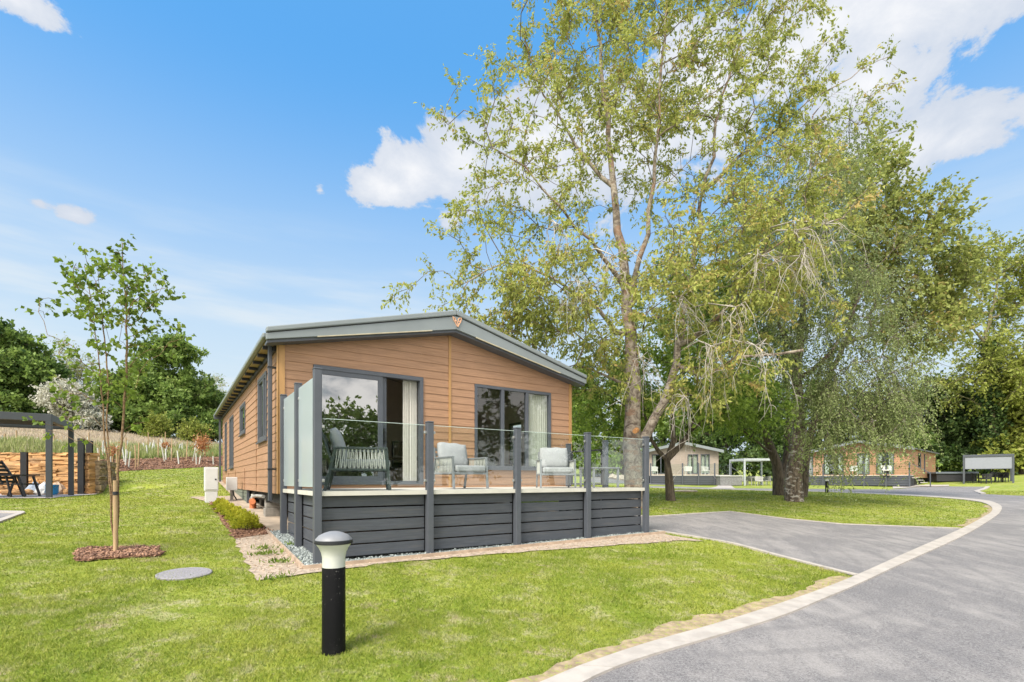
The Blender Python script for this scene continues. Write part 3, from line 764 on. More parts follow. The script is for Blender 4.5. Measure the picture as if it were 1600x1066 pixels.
mb = MB()
for zz in (1.72, 3.72):
    mb = MB(); mb.bb(UA - .16, UA - .0, HB + .255, HB + .345, zz - .015, zz + .015); part(mb, 'pipe_clip', BLACKM, lodge)
mb = MB(); mb.box((UA - .10, VL - .12, 2.7), (.08, .08, 2.9)); mb.bb(UE0 - .05, UA, VL - .2, VL + .0, 4.02, 4.16); part(mb, 'downpipe', ANTH, lodge, bevel=.01)
# emblem on the fascia
EM = mat('copper_emblem', (.62, .34, .20), .5, .1); EMP = mat('pale_plate', (.50, .44, .38), .5)
def emz(u): return zbm(u)
mb = MB(); cz = 5.09
mb.prism([(UM - .12, VF - .004, cz + .12), (UM + .14, VF - .004, cz + .12), (UM + .13, VF - .004, cz - .07), (UM + .05, VF - .004, cz - .13), (UM - .04, VF - .004, cz - .13), (UM - .10, VF - .004, cz - .02)], (0, .003, 0))
plate = part(mb, 'emblem', FASC, lodge)
mb = MB()
def ribbon(P, r=.012): mb.tube([(UM + p[0], VF - .012, cz + p[1]) for p in P], r, 6)
ribbon([(-.10, .10), (-.075, .02), (-.03, -.03), (.0, -.09), (.03, -.11)]); ribbon([(-.10, .10), (-.05, .075), (-.03, .03), (-.045, .0)])
ribbon([(-.03, .03), (.01, .0), (.03, -.05), (.03, -.11)]); ribbon([(.12, .10), (.10, .02), (.06, -.04), (.03, -.11)]); ribbon([(.12, .10), (.06, .09), (.035, .05), (.05, .01), (.08, .01), (.085, .04)])
mb.build('emblem_mark', EM, plate, off=(0, 0, -ZB))

def win_frame(kind, pos, o, mull, parent, outward=-1, glass=GLASS, fw=.06, label=None, sash=None, sill=True):
    """frame with mullions; pane below it as a sub-part"""
    a0, a1, z0, z1 = o; mb = MB(); pr = .035
    def B(x0, x1, za, zb, n0, n1):
        p0 = pos + outward * n0; p1 = pos + outward * n1
        if kind == 'x': mb.bb(x0, x1, min(p0, p1), max(p0, p1), za, zb)
        else: mb.bb(min(p0, p1), max(p0, p1), x0, x1, za, zb)
    B(a0 - .01, a1 + .01, z1 - fw, z1 + .01, -.06, pr); B(a0 - .01, a1 + .01, z0 - .01, z0 + fw, -.06, pr)
    B(a0 - .01, a0 + fw, z0 + fw, z1 - fw, -.06, pr); B(a1 - fw, a1 + .01, z0 + fw, z1 - fw, -.06, pr)
    for m_, w_ in mull: B(m_ - w_ / 2, m_ + w_ / 2, z0 + fw, z1 - fw, -.058, pr - .004)
    if sill: B(a0 - .04, a1 + .04, z0 - .045, z0 - .012, -.02, pr + .035)
    if sash:
        for (s0, s1) in sash:
            B(s0, s1, z1 - fw - .04, z1 - fw, -.05, pr - .012); B(s0, s1, z0 + fw, z0 + fw + .04, -.05, pr - .012)
            B(s0, s0 + .04, z0 + fw + .04, z1 - fw - .04, -.05, pr - .012); B(s1 - .04, s1, z0 + fw + .04, z1 - fw - .04, -.05, pr - .012)
    f = part(mb, 'window', ANTH, parent, bevel=.004)
    if label: f['label'] = label
    mb = MB()
    def Bp(x0, x1):
        p0 = pos - outward * .012; p1 = pos - outward * .018
        if kind == 'x': mb.face([(x0, p0, z0 + fw), (x1, p0, z0 + fw), (x1, p0, z1 - fw), (x0, p0, z1 - fw)])
        else: mb.face([(p0, x0, z0 + fw), (p0, x1, z0 + fw), (p0, x1, z1 - fw), (p0, x0, z1 - fw)])
    Bp(a0 + fw, a1 - fw)
    mb.build('pane', glass, f, off=(0, 0, -parent_z(parent)))
    return f
m1, m2 = upx(785), upx(823)
win_frame('x', HB, WIN, [(m1, .085), (m2, .085)], lodge, label='wide three pane window')
win_frame('y', UA, SW[0], [(4.9, .07)], lodge, glass=SIDEGLASS, sash=[(SW[0][0] + .06, 4.86), (4.94, SW[0][1] - .06)], label='tall side window nearest the corner')
win_frame('y', UA, SW[1], [], lodge, glass=SIDEGLASS, sash=[(SW[1][0] + .06, SW[1][1] - .06)], label='small square side window')
win_frame('y', UA, SW[2], [(12.5, .08)], lodge, glass=SIDEGLASS)
win_frame('y', UA, SW[3], [], lodge, glass=SIDEGLASS)
win_frame('y', UC, (5.2, 5.9, 2.0, 3.3), [], lodge, outward=1, glass=GLASS)
# sliding door: outer frame, closed left leaf, open right half
a0, a1, z0, z1 = DOOR; umid = upx(594); mb = MB(); fw = .075
mb.bb(a0 - .01, a1 + .01, HB - .045, HB + .09, z1 - fw, z1 + .01); mb.bb(a0 - .01, a1 + .01, HB - .045, HB + .09, z0 - .01, z0 + .07)
mb.bb(a0 - .01, a0 + fw, HB - .045, HB + .09, z0 + .07, z1 - fw); mb.bb(a1 - fw, a1 + .01, HB - .045, HB + .09, z0 + .07, z1 - fw)
door = part(mb, 'sliding_door', ANTH, lodge, bevel=.005)
mb = MB(); l0, l1 = a0 + fw, umid + .05
mb.bb(l0, l0 + .08, HB - .03, HB + .015, z0 + .07, z1 - fw); mb.bb(l1 - .10, l1, HB - .03, HB + .015, z0 + .07, z1 - fw)
mb.bb(l0 + .08, l1 - .1, HB - .03, HB + .015, z1 - fw - .09, z1 - fw); mb.bb(l0 + .08, l1 - .1, HB - .03, HB + .015, z0 + .07, z0 + .17)
mb.bb(l1 - .01, l1 + .10, HB + .03, HB + .07, z0 + .07, z1 - fw - .0)
mb.build('door_leaf', ANTH, door, off=(0, 0, -ZB))
mb = MB(); mb.face([(l0 + .08, HB - .008, z0 + .17), (l1 - .1, HB - .008, z0 + .17), (l1 - .1, HB - .008, z1 - fw - .09), (l0 + .08, HB - .008, z1 - fw - .09)])
mb.build('pane', DOORGLASS, door, off=(0, 0, -ZB))
mb = MB(); mb.bb(l1 + .03, l1 + .07, HB + .0, HB + .03, 2.28, 2.62); mb.tube([(l1 + .05, HB - .0, 2.34), (l1 + .05, HB - .05, 2.36), (l1 + .05, HB - .05, 2.54), (l1 + .05, HB - .0, 2.56)], .011, 8)
mb.build('handle', BLACKM, door, off=(0, 0, -ZB))

# things inside: curtains, mirror lit by the far window, table, chairs, lamp shade
def curtain(u0, u1, v, z0, z1, label):
    mb = MB(); n = 40; rows = []
    for zz in (z0, z1):
        rows.append([(u0 + (u1 - u0) * i / n, v + .035 * math.sin(i * 1.35 + .6 * math.sin(i * .37)), zz) for i in range(n + 1)])
    for i in range(n): mb.face([rows[0][i], rows[0][i + 1], rows[1][i + 1], rows[1][i]])
    o = mb.build('curtain', CURT, off=(0, 0, -z0), smooth=False); X, Y = house(0, 0); o.location = (X, Y, z0); o.rotation_euler = (0, 0, TH)
    tag(o, label, 'curtain'); return o
curtain(a1 - .38, a1 - .06, HB + .2, 1.40, 3.74, 'long cream curtain hanging at the right side of the open sliding door')
curtain(upx(829), WIN[1] - .02, HB + .14, 1.75, 3.76, 'pleated cream curtain gathered at the right end of the wide window')
curtain(a0 + .14, a0 + .30, HB + .25, 1.40, 3.74, 'narrow white curtain seen through the left edge of the closed door pane')
def hthing(name, label, cat, u, v, z, rz=0, group=None): return thing(name, label, cat, (*house(u, v), z), TH + rz, group)
tb = hthing('dining_table', 'dark dining table inside the lodge behind the open door', 'table', 3.7, 5.6, 1.38)
mb = MB(); mb.bb(-.5, .5, -.75, .75, .71, .75); mb.build('tabletop', mat('pale_oak', (.30, .26, .21), .25), tb, bevel=.01)
for sx in (-1, 1):
    for sy in (-1, 1): MB().bb(sx * .42 - .03, sx * .42 + .03, sy * .66 - .03, sy * .66 + .03, 0, .71).build('leg', INFLOOR, tb)
dc = hthing('dining_chair', 'dark padded dining chair beside the table inside the open door', 'chair', 2.95, 5.3, 1.38, R(80))
MB().bb(-.23, .23, -.23, .23, .40, .48).build('seat', DARKU, dc, bevel=.02); MB().bb(-.22, .22, .19, .25, .50, .98).build('backrest', DARKU, dc, bevel=.02)
for sx in (-1, 1):
    for sy in (-1, 1): MB().bb(sx * .2 - .018, sx * .2 + .018, sy * .2 - .018, sy * .2 + .018, 0, .40).build('leg', INFLOOR, dc)
sf = hthing('sofa', 'low dark grey sofa behind the wide window inside the lodge', 'sofa', 5.5, 5.2, 1.38)
SOF = mat('sofa_fabric', (.08, .08, .08), .9)
MB().bb(-.9, .9, -.4, .4, .12, .42).build('seat', SOF, sf, bevel=.05); MB().bb(-.9, .9, .22, .42, .42, .8).build('backrest', SOF, sf, bevel=.05)
MB().bb(-1.08, -.9, -.42, .42, .0, .6).build('armrest', SOF, sf, bevel=.04); MB().bb(.9, 1.08, -.42, .42, .0, .6).build('armrest', SOF, sf, bevel=.04)
# mirror on the inner back wall reflecting the garden side
mr = hthing('wall_mirror', 'rounded mirror on the rear inner wall seen through the open door', 'mirror', upx(629, 8.1), 8.12, 2.35)
MB().bb(-.36, .36, -.02, .0, -.42, .42).build('frame', BLACKM, mr, bevel=.05)
mm = bpy.data.materials.new('mirror_glass'); mm.use_nodes = True; bb_ = mm.node_tree.nodes['Principled BSDF']; bb_.inputs['Metallic'].default_value = 1; bb_.inputs['Roughness'].default_value = .02; bb_.inputs['Base Color'].default_value = (.8, .85, .8, 1)
MB().bb(-.31, .31, -.034, -.03, -.37, .37).build('mirror_glass', mm, mr, bevel=.01)

# ------------------------------------------------------------------ deck
DT = 1.34; UD = 6.88
deck = thing('raised_deck', 'raised grey boarded deck with glass balustrade in front of the big timber lodge', 'deck', (*house(0, 0), g(*house(0, 0))), TH)
DZ = deck.location.z
def dpart(mb, name, m, **kw): return mb.build(name, m, deck, off=(0, 0, -DZ), **kw)
mb = MB()
nb = 20; wv = (HB - .02 + .03) / nb
for k in range(nb): mb.bb(.02, UD - .02, .02 + k * wv, .02 + (k + 1) * wv - .006, DT - .03, DT)
dpart(mb, 'deck_boards', CREAM)
mb = MB(); mb.bb(-.0, UD, -.02, .018, DT - .065, DT + .002); dpart(mb, 'deck_edge', DECKEDGE)
mb = MB(); mb.bb(-.02, .018, .02, HB - .03, DT - .065, DT + .002); dpart(mb, 'deck_edge', DECKEDGE)
mb = MB(); mb.bb(UD - .018, UD + .02, .02, HB - .03, DT - .065, DT + .002); dpart(mb, 'deck_edge', DECKEDGE)
def gl(u, v): return g(*house(u, v))
ph = .187; rows = [DT - .068 - k * (ph + .0) for k in range(7)]
def planks(name, axis_, c0, c1, pos, nrows=5):
    for k in range(nrows):
        mb = MB(); zt_ = DT - .068 - k * ph; zb_ = zt_ - ph + .022
        lowa, lowb = (gl(c0, pos), gl(c1, pos)) if axis_ == 'x' else (gl(pos, c0), gl(pos, c1))
        if zt_ < min(lowa, lowb) + .03: continue
        if axis_ == 'x': mb.bb(c0, c1, pos, pos + .03, zb_, zt_)
        else: mb.bb(pos, pos + .03, c0, c1, zb_, zt_)
        dpart(mb, 'plank', ANTHD, bevel=.004)
US = [.0, 1.749, 3.476, 5.18, 6.88]
for a_, b_ in zip(US[:-1], US[1:]): planks('plank', 'x', a_ + .06, b_ - .06, .07 if a_ < 5 else .07)
VSP = [0, 1.36, 2.72]
for a_, b_ in zip(VSP[:-1], VSP[1:]): planks('plank', 'y', a_ + .06, b_ - .06, .07)
planks('plank', 'y', .1, 1.28, UD - .1); planks('plank', 'y', 1.34, 2.9, UD - .1)
for a_ in US:
    mb = MB(); mb.bb(a_ - .05 if a_ else .10, a_ + .1 if a_ < 6 else a_ - .07, .101, .16, .25, DT - .07); dpart(mb, 'bearer', BLACKM)
def post(u, v, top):
    mb = MB(); z0 = gl(u, v) - .05; mb.box((u, v, (z0 + top) / 2), (.108, .108, top - z0)); mb.box((u, v, top + .012), (.118, .118, .024)); 
    return dpart(mb, 'post', ANTH, bevel=.008)
for k, u in enumerate(US[1:]): post(u, -.0, 2.437)
for k, v in enumerate(VSP): post(0, v, 3.093)
post(UD, 1.25, 2.437); post(UD, 2.62, 2.437)
def clamp(x, y, z, ax):
    mb = MB(); mb.box((x, y, z), (.05, .03, .045) if ax == 'x' else (.03, .05, .045)); dpart(mb, 'glass_clamp', STEEL, bevel=.006)
for a_, b_ in zip(US[:-1], US[1:]):
    mb = MB(); mb.bb(a_ + .075, b_ - .075, -.006, .006, DT + .07, 2.394); mb.m = 1; mb.bb(a_ + .075, b_ - .075, -.006, .006, 2.3945, 2.401); dpart(mb, 'glass_panel', [RAILGLASS, GEDGE])
    for z in (DT + .16, 2.28):
        clamp(a_ + .075, 0, z, 'x'); clamp(b_ - .075, 0, z, 'x')
mb = MB(); mb.bb(UD - .006, UD + .006, .075, 1.18, DT + .07, 2.40); dpart(mb, 'glass_panel', RAILGLASS)
for a_, b_ in zip(VSP[:-1], VSP[1:]):
    mb = MB(); mb.bb(-.006, .006, a_ + .07, b_ - .07, DT + .06, 3.02); f_ = dpart(mb, 'privacy_screen', FROST)
    for z in (DT + .16, 2.85): clamp(0, a_ + .075, z, 'y'); clamp(0, b_ - .075, z, 'y')
# gate on the right side
mb = MB(); mb.bb(UD - .02, UD + .02, 1.35, 2.5, 2.22, 2.26); mb.bb(UD - .02, UD + .02, 1.35, 1.39, DT + .05, 2.22); mb.bb(UD - .02, UD + .02, 2.46, 2.5, DT + .05, 2.22); mb.bb(UD - .02, UD + .02, 1.39, 2.46, DT + .05, DT + .09)
gt = dpart(mb, 'gate', BLACKM)
for k in range(3):
    mb = MB(); zt_ = DT - .2 * (k + 1); mb.bb(UD + .12 + .28 * k, UD + .42 + .28 * k, 1.4, 2.5, zt_ - .04, zt_); mb.bb(UD + .14 + .28 * k, UD + .17 + .28 * k, 1.4, 2.5, zt_ + .0, zt_ + .16)
    dpart(mb, 'step', CREAM)

# ------------------------------------------------------------------ armchairs on the deck (local: faces -y)
def make_armchair(label, fm, loc, rz, scale=1, back_slats=True, cush_tilt=0, rope=True):
    t = thing('armchair', label, 'armchair', loc, rz); t.scale = (scale,) * 3
    W, D = .36, .38
    for sx in (-1, 1):
        x = sx * W
        MB().beam((x, -D - .02, 0), (x, -D + .03, .58), .035, .045).build('leg', fm, t, bevel=.004)
        MB().beam((x, D + .08, 0), (x, D - .06, .58), .035, .045).build('leg', fm, t, bevel=.004)
        mb = MB(); mb.beam((x, -D + .01, .585), (x, D - .04, .585), .05, .028); mb.beam((x, -D + .0, .29), (x, D + .0, .29), .035, .03)
        arm = mb.build('armrest', fm, t, bevel=.004)
        mb = MB(); n = 24
        for k in range(n):
            f = (k + .5) / n; y0 = -D + .03 + f * (2 * D - .06); y1 = -D + .055 + f * (2 * D - .14)
            if k % 2 and rope: y0, y1 = y0 - .012, y1 + .018
            mb.beam((x + .008 * (1 if k % 2 else -1), y0, .30), (x + .008 * (1 if k % 2 else -1), y1, .575), .008, .010)
        mb.build('rope_panel', ROPE, t)
    mb = MB(); mb.bb(-W, W, -D - .01, -D + .03, .27, .31); mb.bb(-W, W, D - .03, D + .01, .27, .31)
    for k in range(5): mb.bb(-W + .02, W - .02, -D + .06 + k * .15, -D + .12 + k * .15, .285, .305)
    mb.build('seat_frame', fm, t, bevel=.003)
    mb = MB()
    for sx in (-1, 1): mb.beam((sx * (W - .05), D - .04, .3), (sx * (W - .05), D + .12, .80), .035, .03)
    for k in range(5):
        f = (k + .6) / 5; mb.beam((-W + .05, D - .04 + .16 * f, .3 + .5 * f), (W - .05, D - .04 + .16 * f, .3 + .5 * f), .02, .055)
    mb.build('backrest', fm, t, bevel=.003)
    MB().bb(-W + .04, W - .04, -D - .03, D - .10, .315, .435).build('seat_cushion', CUSH, t, bevel=.035)
    rot = Matrix.Rotation(R(-17), 3, 'X') @ Matrix.Rotation(R(cush_tilt), 3, 'Y')
    mb = MB(); nx, nz = 10, 8                                   # puffed back cushion
    def cp(i, j, s):
        u = i / nx * 2 - 1; v = j / nz * 2 - 1; puff = .035 + .055 * (1 - abs(u) ** 3) * (1 - abs(v) ** 3)
        pin = 1 - .05 * (u * u) * (v * v) * 0
        p = rot @ Vector((u * .31 * (1 - .04 * v * v), s * puff, v * .235 * (1 - .05 * u * u + .03 * math.sin(u * 7)))); return (p.x, p.y + D - .08, p.z + .655)
    for s in (-1, 1):
        for i in range(nx):
            for j in range(nz):
                q = [cp(i, j, s), cp(i + 1, j, s), cp(i + 1, j + 1, s), cp(i, j + 1, s)]; mb.face(q if s < 0 else q[::-1])
    for i in range(nx):
        for j in (0, nz): q = [cp(i, j, -1), cp(i + 1, j, -1), cp(i + 1, j, 1), cp(i, j, 1)]; mb.face(q)
    for j in range(nz):
        for i in (0, nx): q = [cp(i, j, -1), cp(i, j + 1, -1), cp(i, j + 1, 1), cp(i, j, 1)]; mb.face(q)
    o = mb.build('back_cushion', CUSH, t)
    import bmesh
    b = bmesh.new(); b.from_mesh(o.data); bmesh.ops.remove_doubles(b, verts=b.verts, dist=.0005); bmesh.ops.recalc_face_normals(b, faces=b.faces)
    for f in b.faces: f.smooth = True
    b.to_mesh(o.data); b.free()
    return t
def dk(u, v): return (*house(u, v), DT)
c1 = make_armchair('green grey garden armchair seen from behind beside the frosted screens of the deck', CHAIRG, dk(.84, .72), R(106), 1.14, cush_tilt=-6)
c2 = make_armchair('light grey garden armchair in the middle of the deck between the door and the window', CHAIRM, dk(2.92, 1.15), TH + R(2), 1.02, cush_tilt=3)
c3 = make_armchair('light grey garden armchair facing straight out at the right end of the window', CHAIRM, dk(5.12, .95), R(3), 1.0)
ct = thing('coffee_table', 'low square dark metal coffee table at the right end of the deck', 'table', dk(6.2, .75), R(20))
mb = MB(); mb.bb(-.33, .33, -.33, .33, .42, .45); mb.build('tabletop', CHAIRM, ct, bevel=.006)
for sx in (-1, 1):
    for sy in (-1, 1): MB().bb(sx * .3 - .02, sx * .3 + .02, sy * .3 - .02, sy * .3 + .02, 0, .42).build('leg', CHAIRM, ct)

# ------------------------------------------------------------------ bollard lights
def bollard(p, label, rz=0):
    t = thing('bollard_light', label, 'bollard light', p, rz, 'black bollard lights on the lawns')
    mb = MB().lathe([(.096, -.05), (.096, .70), (.094, .715)], 40); o = mb.build('pole', BOLL, t, smooth=True)
    mb = MB().lathe([(.094, .716), (.094, .80), (.102, .84), (.12, .88), (.138, .905), (.142, .915)], 40); mb.build('diffuser', DIFF, t, smooth=True)
    MB().lathe([(.146, .914), (.154, .918), (.154, .944), (.150, .947)], 40).build('cap_rim', BLACKM, t, smooth=True)
    mb = MB().lathe([(.15, .948), (.148, .955), (.12, .985), (.08, 1.005), (.04, 1.017), (.004, 1.02)], 40); mb.build('cap', BCAP, t, smooth=True)
    mb = MB()
    for k in range(48):
        a = k / 48 * 2 * math.pi; mb.box((math.cos(a) * .1545, math.sin(a) * .1545, .925), (.004, .008, .010), Matrix.Rotation(a, 3, 'Z'))
    mb.build('cap_ribs', BLACKM, t)
    return t
def speck_mat():
    m, t, b, co = new_mat('speckled_black'); n = t.noise(t.scale(co, (1, 1, .6)), 55, 6, .75); n2 = t.noise(co, 5, 4, .6)
    f = t.math('MULTIPLY', t.ramp(n, .62, .72), t.ramp(n2, .4, .6)); c = t.mix(f, (.008, .008, .009), (.42, .41, .38)); b.inputs['Specular IOR Level'].default_value = .10
    c = t.mix(t.math('MULTIPLY', t.ramp(n2, .5, .75), .15), c, (.05, .048, .048))
    t.l.new(c, b.inputs['Base Color']); b.inputs['Roughness'].default_value = .42; return m
BOLL = speck_mat(); DIFF = mat('frosted_diffuser', (.52, .53, .48), .45, .04, 6, dirt=.08); BCAP = mat('grey_cap', (.22, .225, .235), .45, .08, 8, dirt=.15)
bp0 = at(521.5, 1017)
b0 = bollard(bp0, 'near black bollard light with white diffuser standing on the lawn in front of the deck')
bq = at(1292, 770); dup(b0, bq, 0, 'distant small black bollard light on the lawn in front of the far orange lodge')

# ------------------------------------------------------------------ small things round the lodge
mp_ = at(288, 897)
mb = MB().lathe([(.315, 0), (.315, .02), (.30, .026), (.285, .022), (.27, .027), (.01, .028)], 36)
mc = mb.build('manhole_cover', mat('speckled_grey_cover', (.25, .235, .245), .8, .25, 60, bump=.5)); tag(mc, 'round speckled grey inspection cover set flush in the lawn', 'inspection cover')
mc.location = (mp_[0], mp_[1], mp_[2] - .008); mc.rotation_euler = (R(3.6), R(1.8), 0)
ub = at(330, 785); t = thing('utility_cabinet', 'tall white utility cabinet on the grass beside the lodge side wall', 'cabinet', ub, TH)
mb = MB(); mb.bb(-.17, .17, -.13, .13, .32, .98); mb.bb(-.15, .15, -.12, .12, -.02, .31); mb.build('cabinet_body', WHITE, t, bevel=.01)
mb = MB(); mb.bb(-.15, .15, -.142, -.131, .36, .94); d_ = mb.build('door', WHITE, t, bevel=.004); MB().bb(.08, .12, -.15, -.143, .62, .66).build('lock', BLACKM, d_)
t = thing('meter_box', 'small white meter box on a post against the lodge side wall', 'meter box', (*house(-.32, 9.2), gl(-.32, 9.2)), TH)
mz = 1.5 - .085 - t.location.z
mb = MB(); mb.bb(-.14, .14, -.09, .09, mz - .2, mz + .18); mb.build('box_body', WHITE, t, bevel=.012)
MB().bb(-.04, .04, -.03, .03, -.05, mz - .2).build('post', CONC, t)
MB().tube([(.03, -.06, mz - .2), (.05, -.08, mz - .35), (.12, -.06, .02)], .018, 8).build('cable', BLACKM, t)
# blocks, axle and pipes under the lodge
t = thing('block_pier', 'stack of grey concrete blocks under the front corner of the lodge', 'block pier', (*house(.25, 5.4), gl(.25, 5.4)), TH)
mb = MB(); mb.bb(-.22, .22, -.15, .15, -.03, .20); mb.build('block', CONC, t, bevel=.008)
mb = MB(); mb.bb(-.2, .2, -.14, .14, .204, .42); mb.build('block', CONC, t, bevel=.008)
mb = MB(); mb.bb(-.16, .16, -.14, .14, .424, .56); mb.build('timber_packer', INFLOOR, t)
def wheel(u, v, label):
    zc = gl(u, v) + .28; t = thing('lodge_wheel', label, 'wheel', (*house(u, v), zc - .28), TH, 'transport wheels under the timber lodge')
    o = MB().lathe([(.14, -.09), (.25, -.09), (.28, -.05), (.28, .05), (.25, .09), (.14, .09)], 28).build('tyre', BLACKM, t, smooth=True); o.rotation_euler = (0, R(90), 0); o.location = (0, 0, .28)
    o = MB().lathe([(.03, -.06), (.14, -.05), (.14, .05), (.03, .06)], 24).build('rim', CONC, t, smooth=True); o.rotation_euler = (0, R(90), 0); o.location = (0, 0, .28)
wheel(.3, 6.25, 'dusty transport wheel under the lodge nearest the block pier'); wheel(.3, 7.5, 'dusty transport wheel under the lodge behind the first wheel')
mb = MB(); zz = gl(.1, 6.2)
def hz_(u, v): return gl(u, v)
P = [(-.02, 7.0, 1.15), (-.02, 7.0, hz_(0, 7.0) + .25), (0, 7.0, hz_(0, 7.0) - .02)]
t = thing('waste_pipe', 'pale waste pipe with orange boot running under the lodge side', 'pipe', (*house(0, 0), 0), TH)
MB().tube(P, .045, 12).build('pipe', mat('pale_pipe', (.45, .43, .38), .5), t, smooth=True)
MB().tube([(.0, 7.6, 1.0), (-.02, 7.2, 1.06), (-.02, 6.4, 1.12), (0, 5.3, 1.13)], .04, 10).build('pipe', mat('grey_pipe', (.34, .33, .30), .5), t, smooth=True)
MB().tube([(-.02, 7.0, hz_(0, 7.0) - .02), (-.02, 7.0, hz_(0, 7.0) + .16), (-.06, 6.8, hz_(0, 7.0) + .20)], .08, 14).build('pipe_boot', mat('orange_clay_pipe', (.55, .17, .06), .6), t, smooth=True)
t = thing('skirt_panel', 'grey green boarded skirting panel under the far part of the lodge side', 'skirting', (*house(0, 0), 0), TH)
mb = MB()
for k in range(5): mb.bb(-.02, .02, 8.3, 16.4, .70 + k * .11, .80 + k * .11)
mb.build('boards', mat('green_grey_board', (.16, .18, .14), .8, .15), t); MB().bb(-.03, .03, 8.2, 8.3, .6, 1.24).build('post', ANTH, t)

# ------------------------------------------------------------------ trees
def leaf_mat(name, c0, c1, c2, trans=.4, rough=.5):
    m, t, b, co = new_mat(name); a = t.new('ShaderNodeAttribute', attribute_name='tint')
    c = t.mix(t.ramp(a.outputs['Fac'], .0, .55), c0, c1); c = t.mix(t.ramp(a.outputs['Fac'], .62, 1.0), c, c2)
    t.l.new(c, b.inputs['Base Color']); b.inputs['Roughness'].default_value = rough; b.inputs['Specular IOR Level'].default_value = .25
    tl = t.new('ShaderNodeBsdfTranslucent'); t.l.new(c, tl.inputs[0])
    mx = t.new('ShaderNodeMixShader'); mx.inputs[0].default_value = trans
    t.l.new(b.outputs[0], mx.inputs[1]); t.l.new(tl.outputs[0], mx.inputs[2]); t.l.new(mx.outputs[0], m.node_tree.nodes['Material Output'].inputs[0])
    return m
def bark_mat(name, c0, c1, stretch=(3, 3, .8), sc_=5, bump=.8, patch=None, pcol=None):
    m, t, b, co = new_mat(name); n = t.noise(t.scale(co, stretch), sc_, 6, .65, .4)
    c = t.mix(t.ramp(n, .35, .65), c0, c1)
    if patch: c = t.mix(t.math('MULTIPLY', t.ramp(t.noise(t.scale(co, (1.2, 1.2, 2.6)), patch, 5, .7), .53, .6), .85), c, pcol)
    t.l.new(c, b.inputs['Base Color']); b.inputs['Roughness'].default_value = .9; b.inputs['Specular IOR Level'].default_value = .2
    bp = t.new('ShaderNodeBump'); bp.inputs['Strength'].default_value = bump; bp.inputs['Distance'].default_value = .03
    t.l.new(n, bp.inputs['Height']); t.l.new(bp.outputs[0], b.inputs['Normal']); return m

def tubes(chains, n):
    """vectorless but compact: list of (points, radii) -> one mesh of tubes"""
    V = []; Fc = []; base = 0; ang = np.arange(n) * 2 * math.pi / n; ca, sa = np.cos(ang), np.sin(ang)
    for P, r in chains:
        P = np.asarray(P); r = np.asarray(r); k = len(P)
        T = np.gradient(P, axis=0); T /= np.linalg.norm(T, axis=1)[:, None] + 1e-9
        ref = np.array([0, 0, 1.]) if abs(T[0, 2]) < .9 else np.array([1., 0, 0])
        A = np.cross(T, ref); A /= np.linalg.norm(A, axis=1)[:, None] + 1e-9; B = np.cross(T, A)
        ring = P[:, None] + (A[:, None] * ca[None, :, None] + B[:, None] * sa[None, :, None]) * r[:, None, None]
        V.append(ring.reshape(-1, 3)); i = np.arange((k - 1) * n); a = base + i; j = (i % n == n - 1)
        nxt = np.where(j, a - n + 1, a + 1); Fc.append(np.stack([a, nxt, nxt + n, a + n], 1)); base += k * n
    return np.concatenate(V), np.concatenate(Fc)

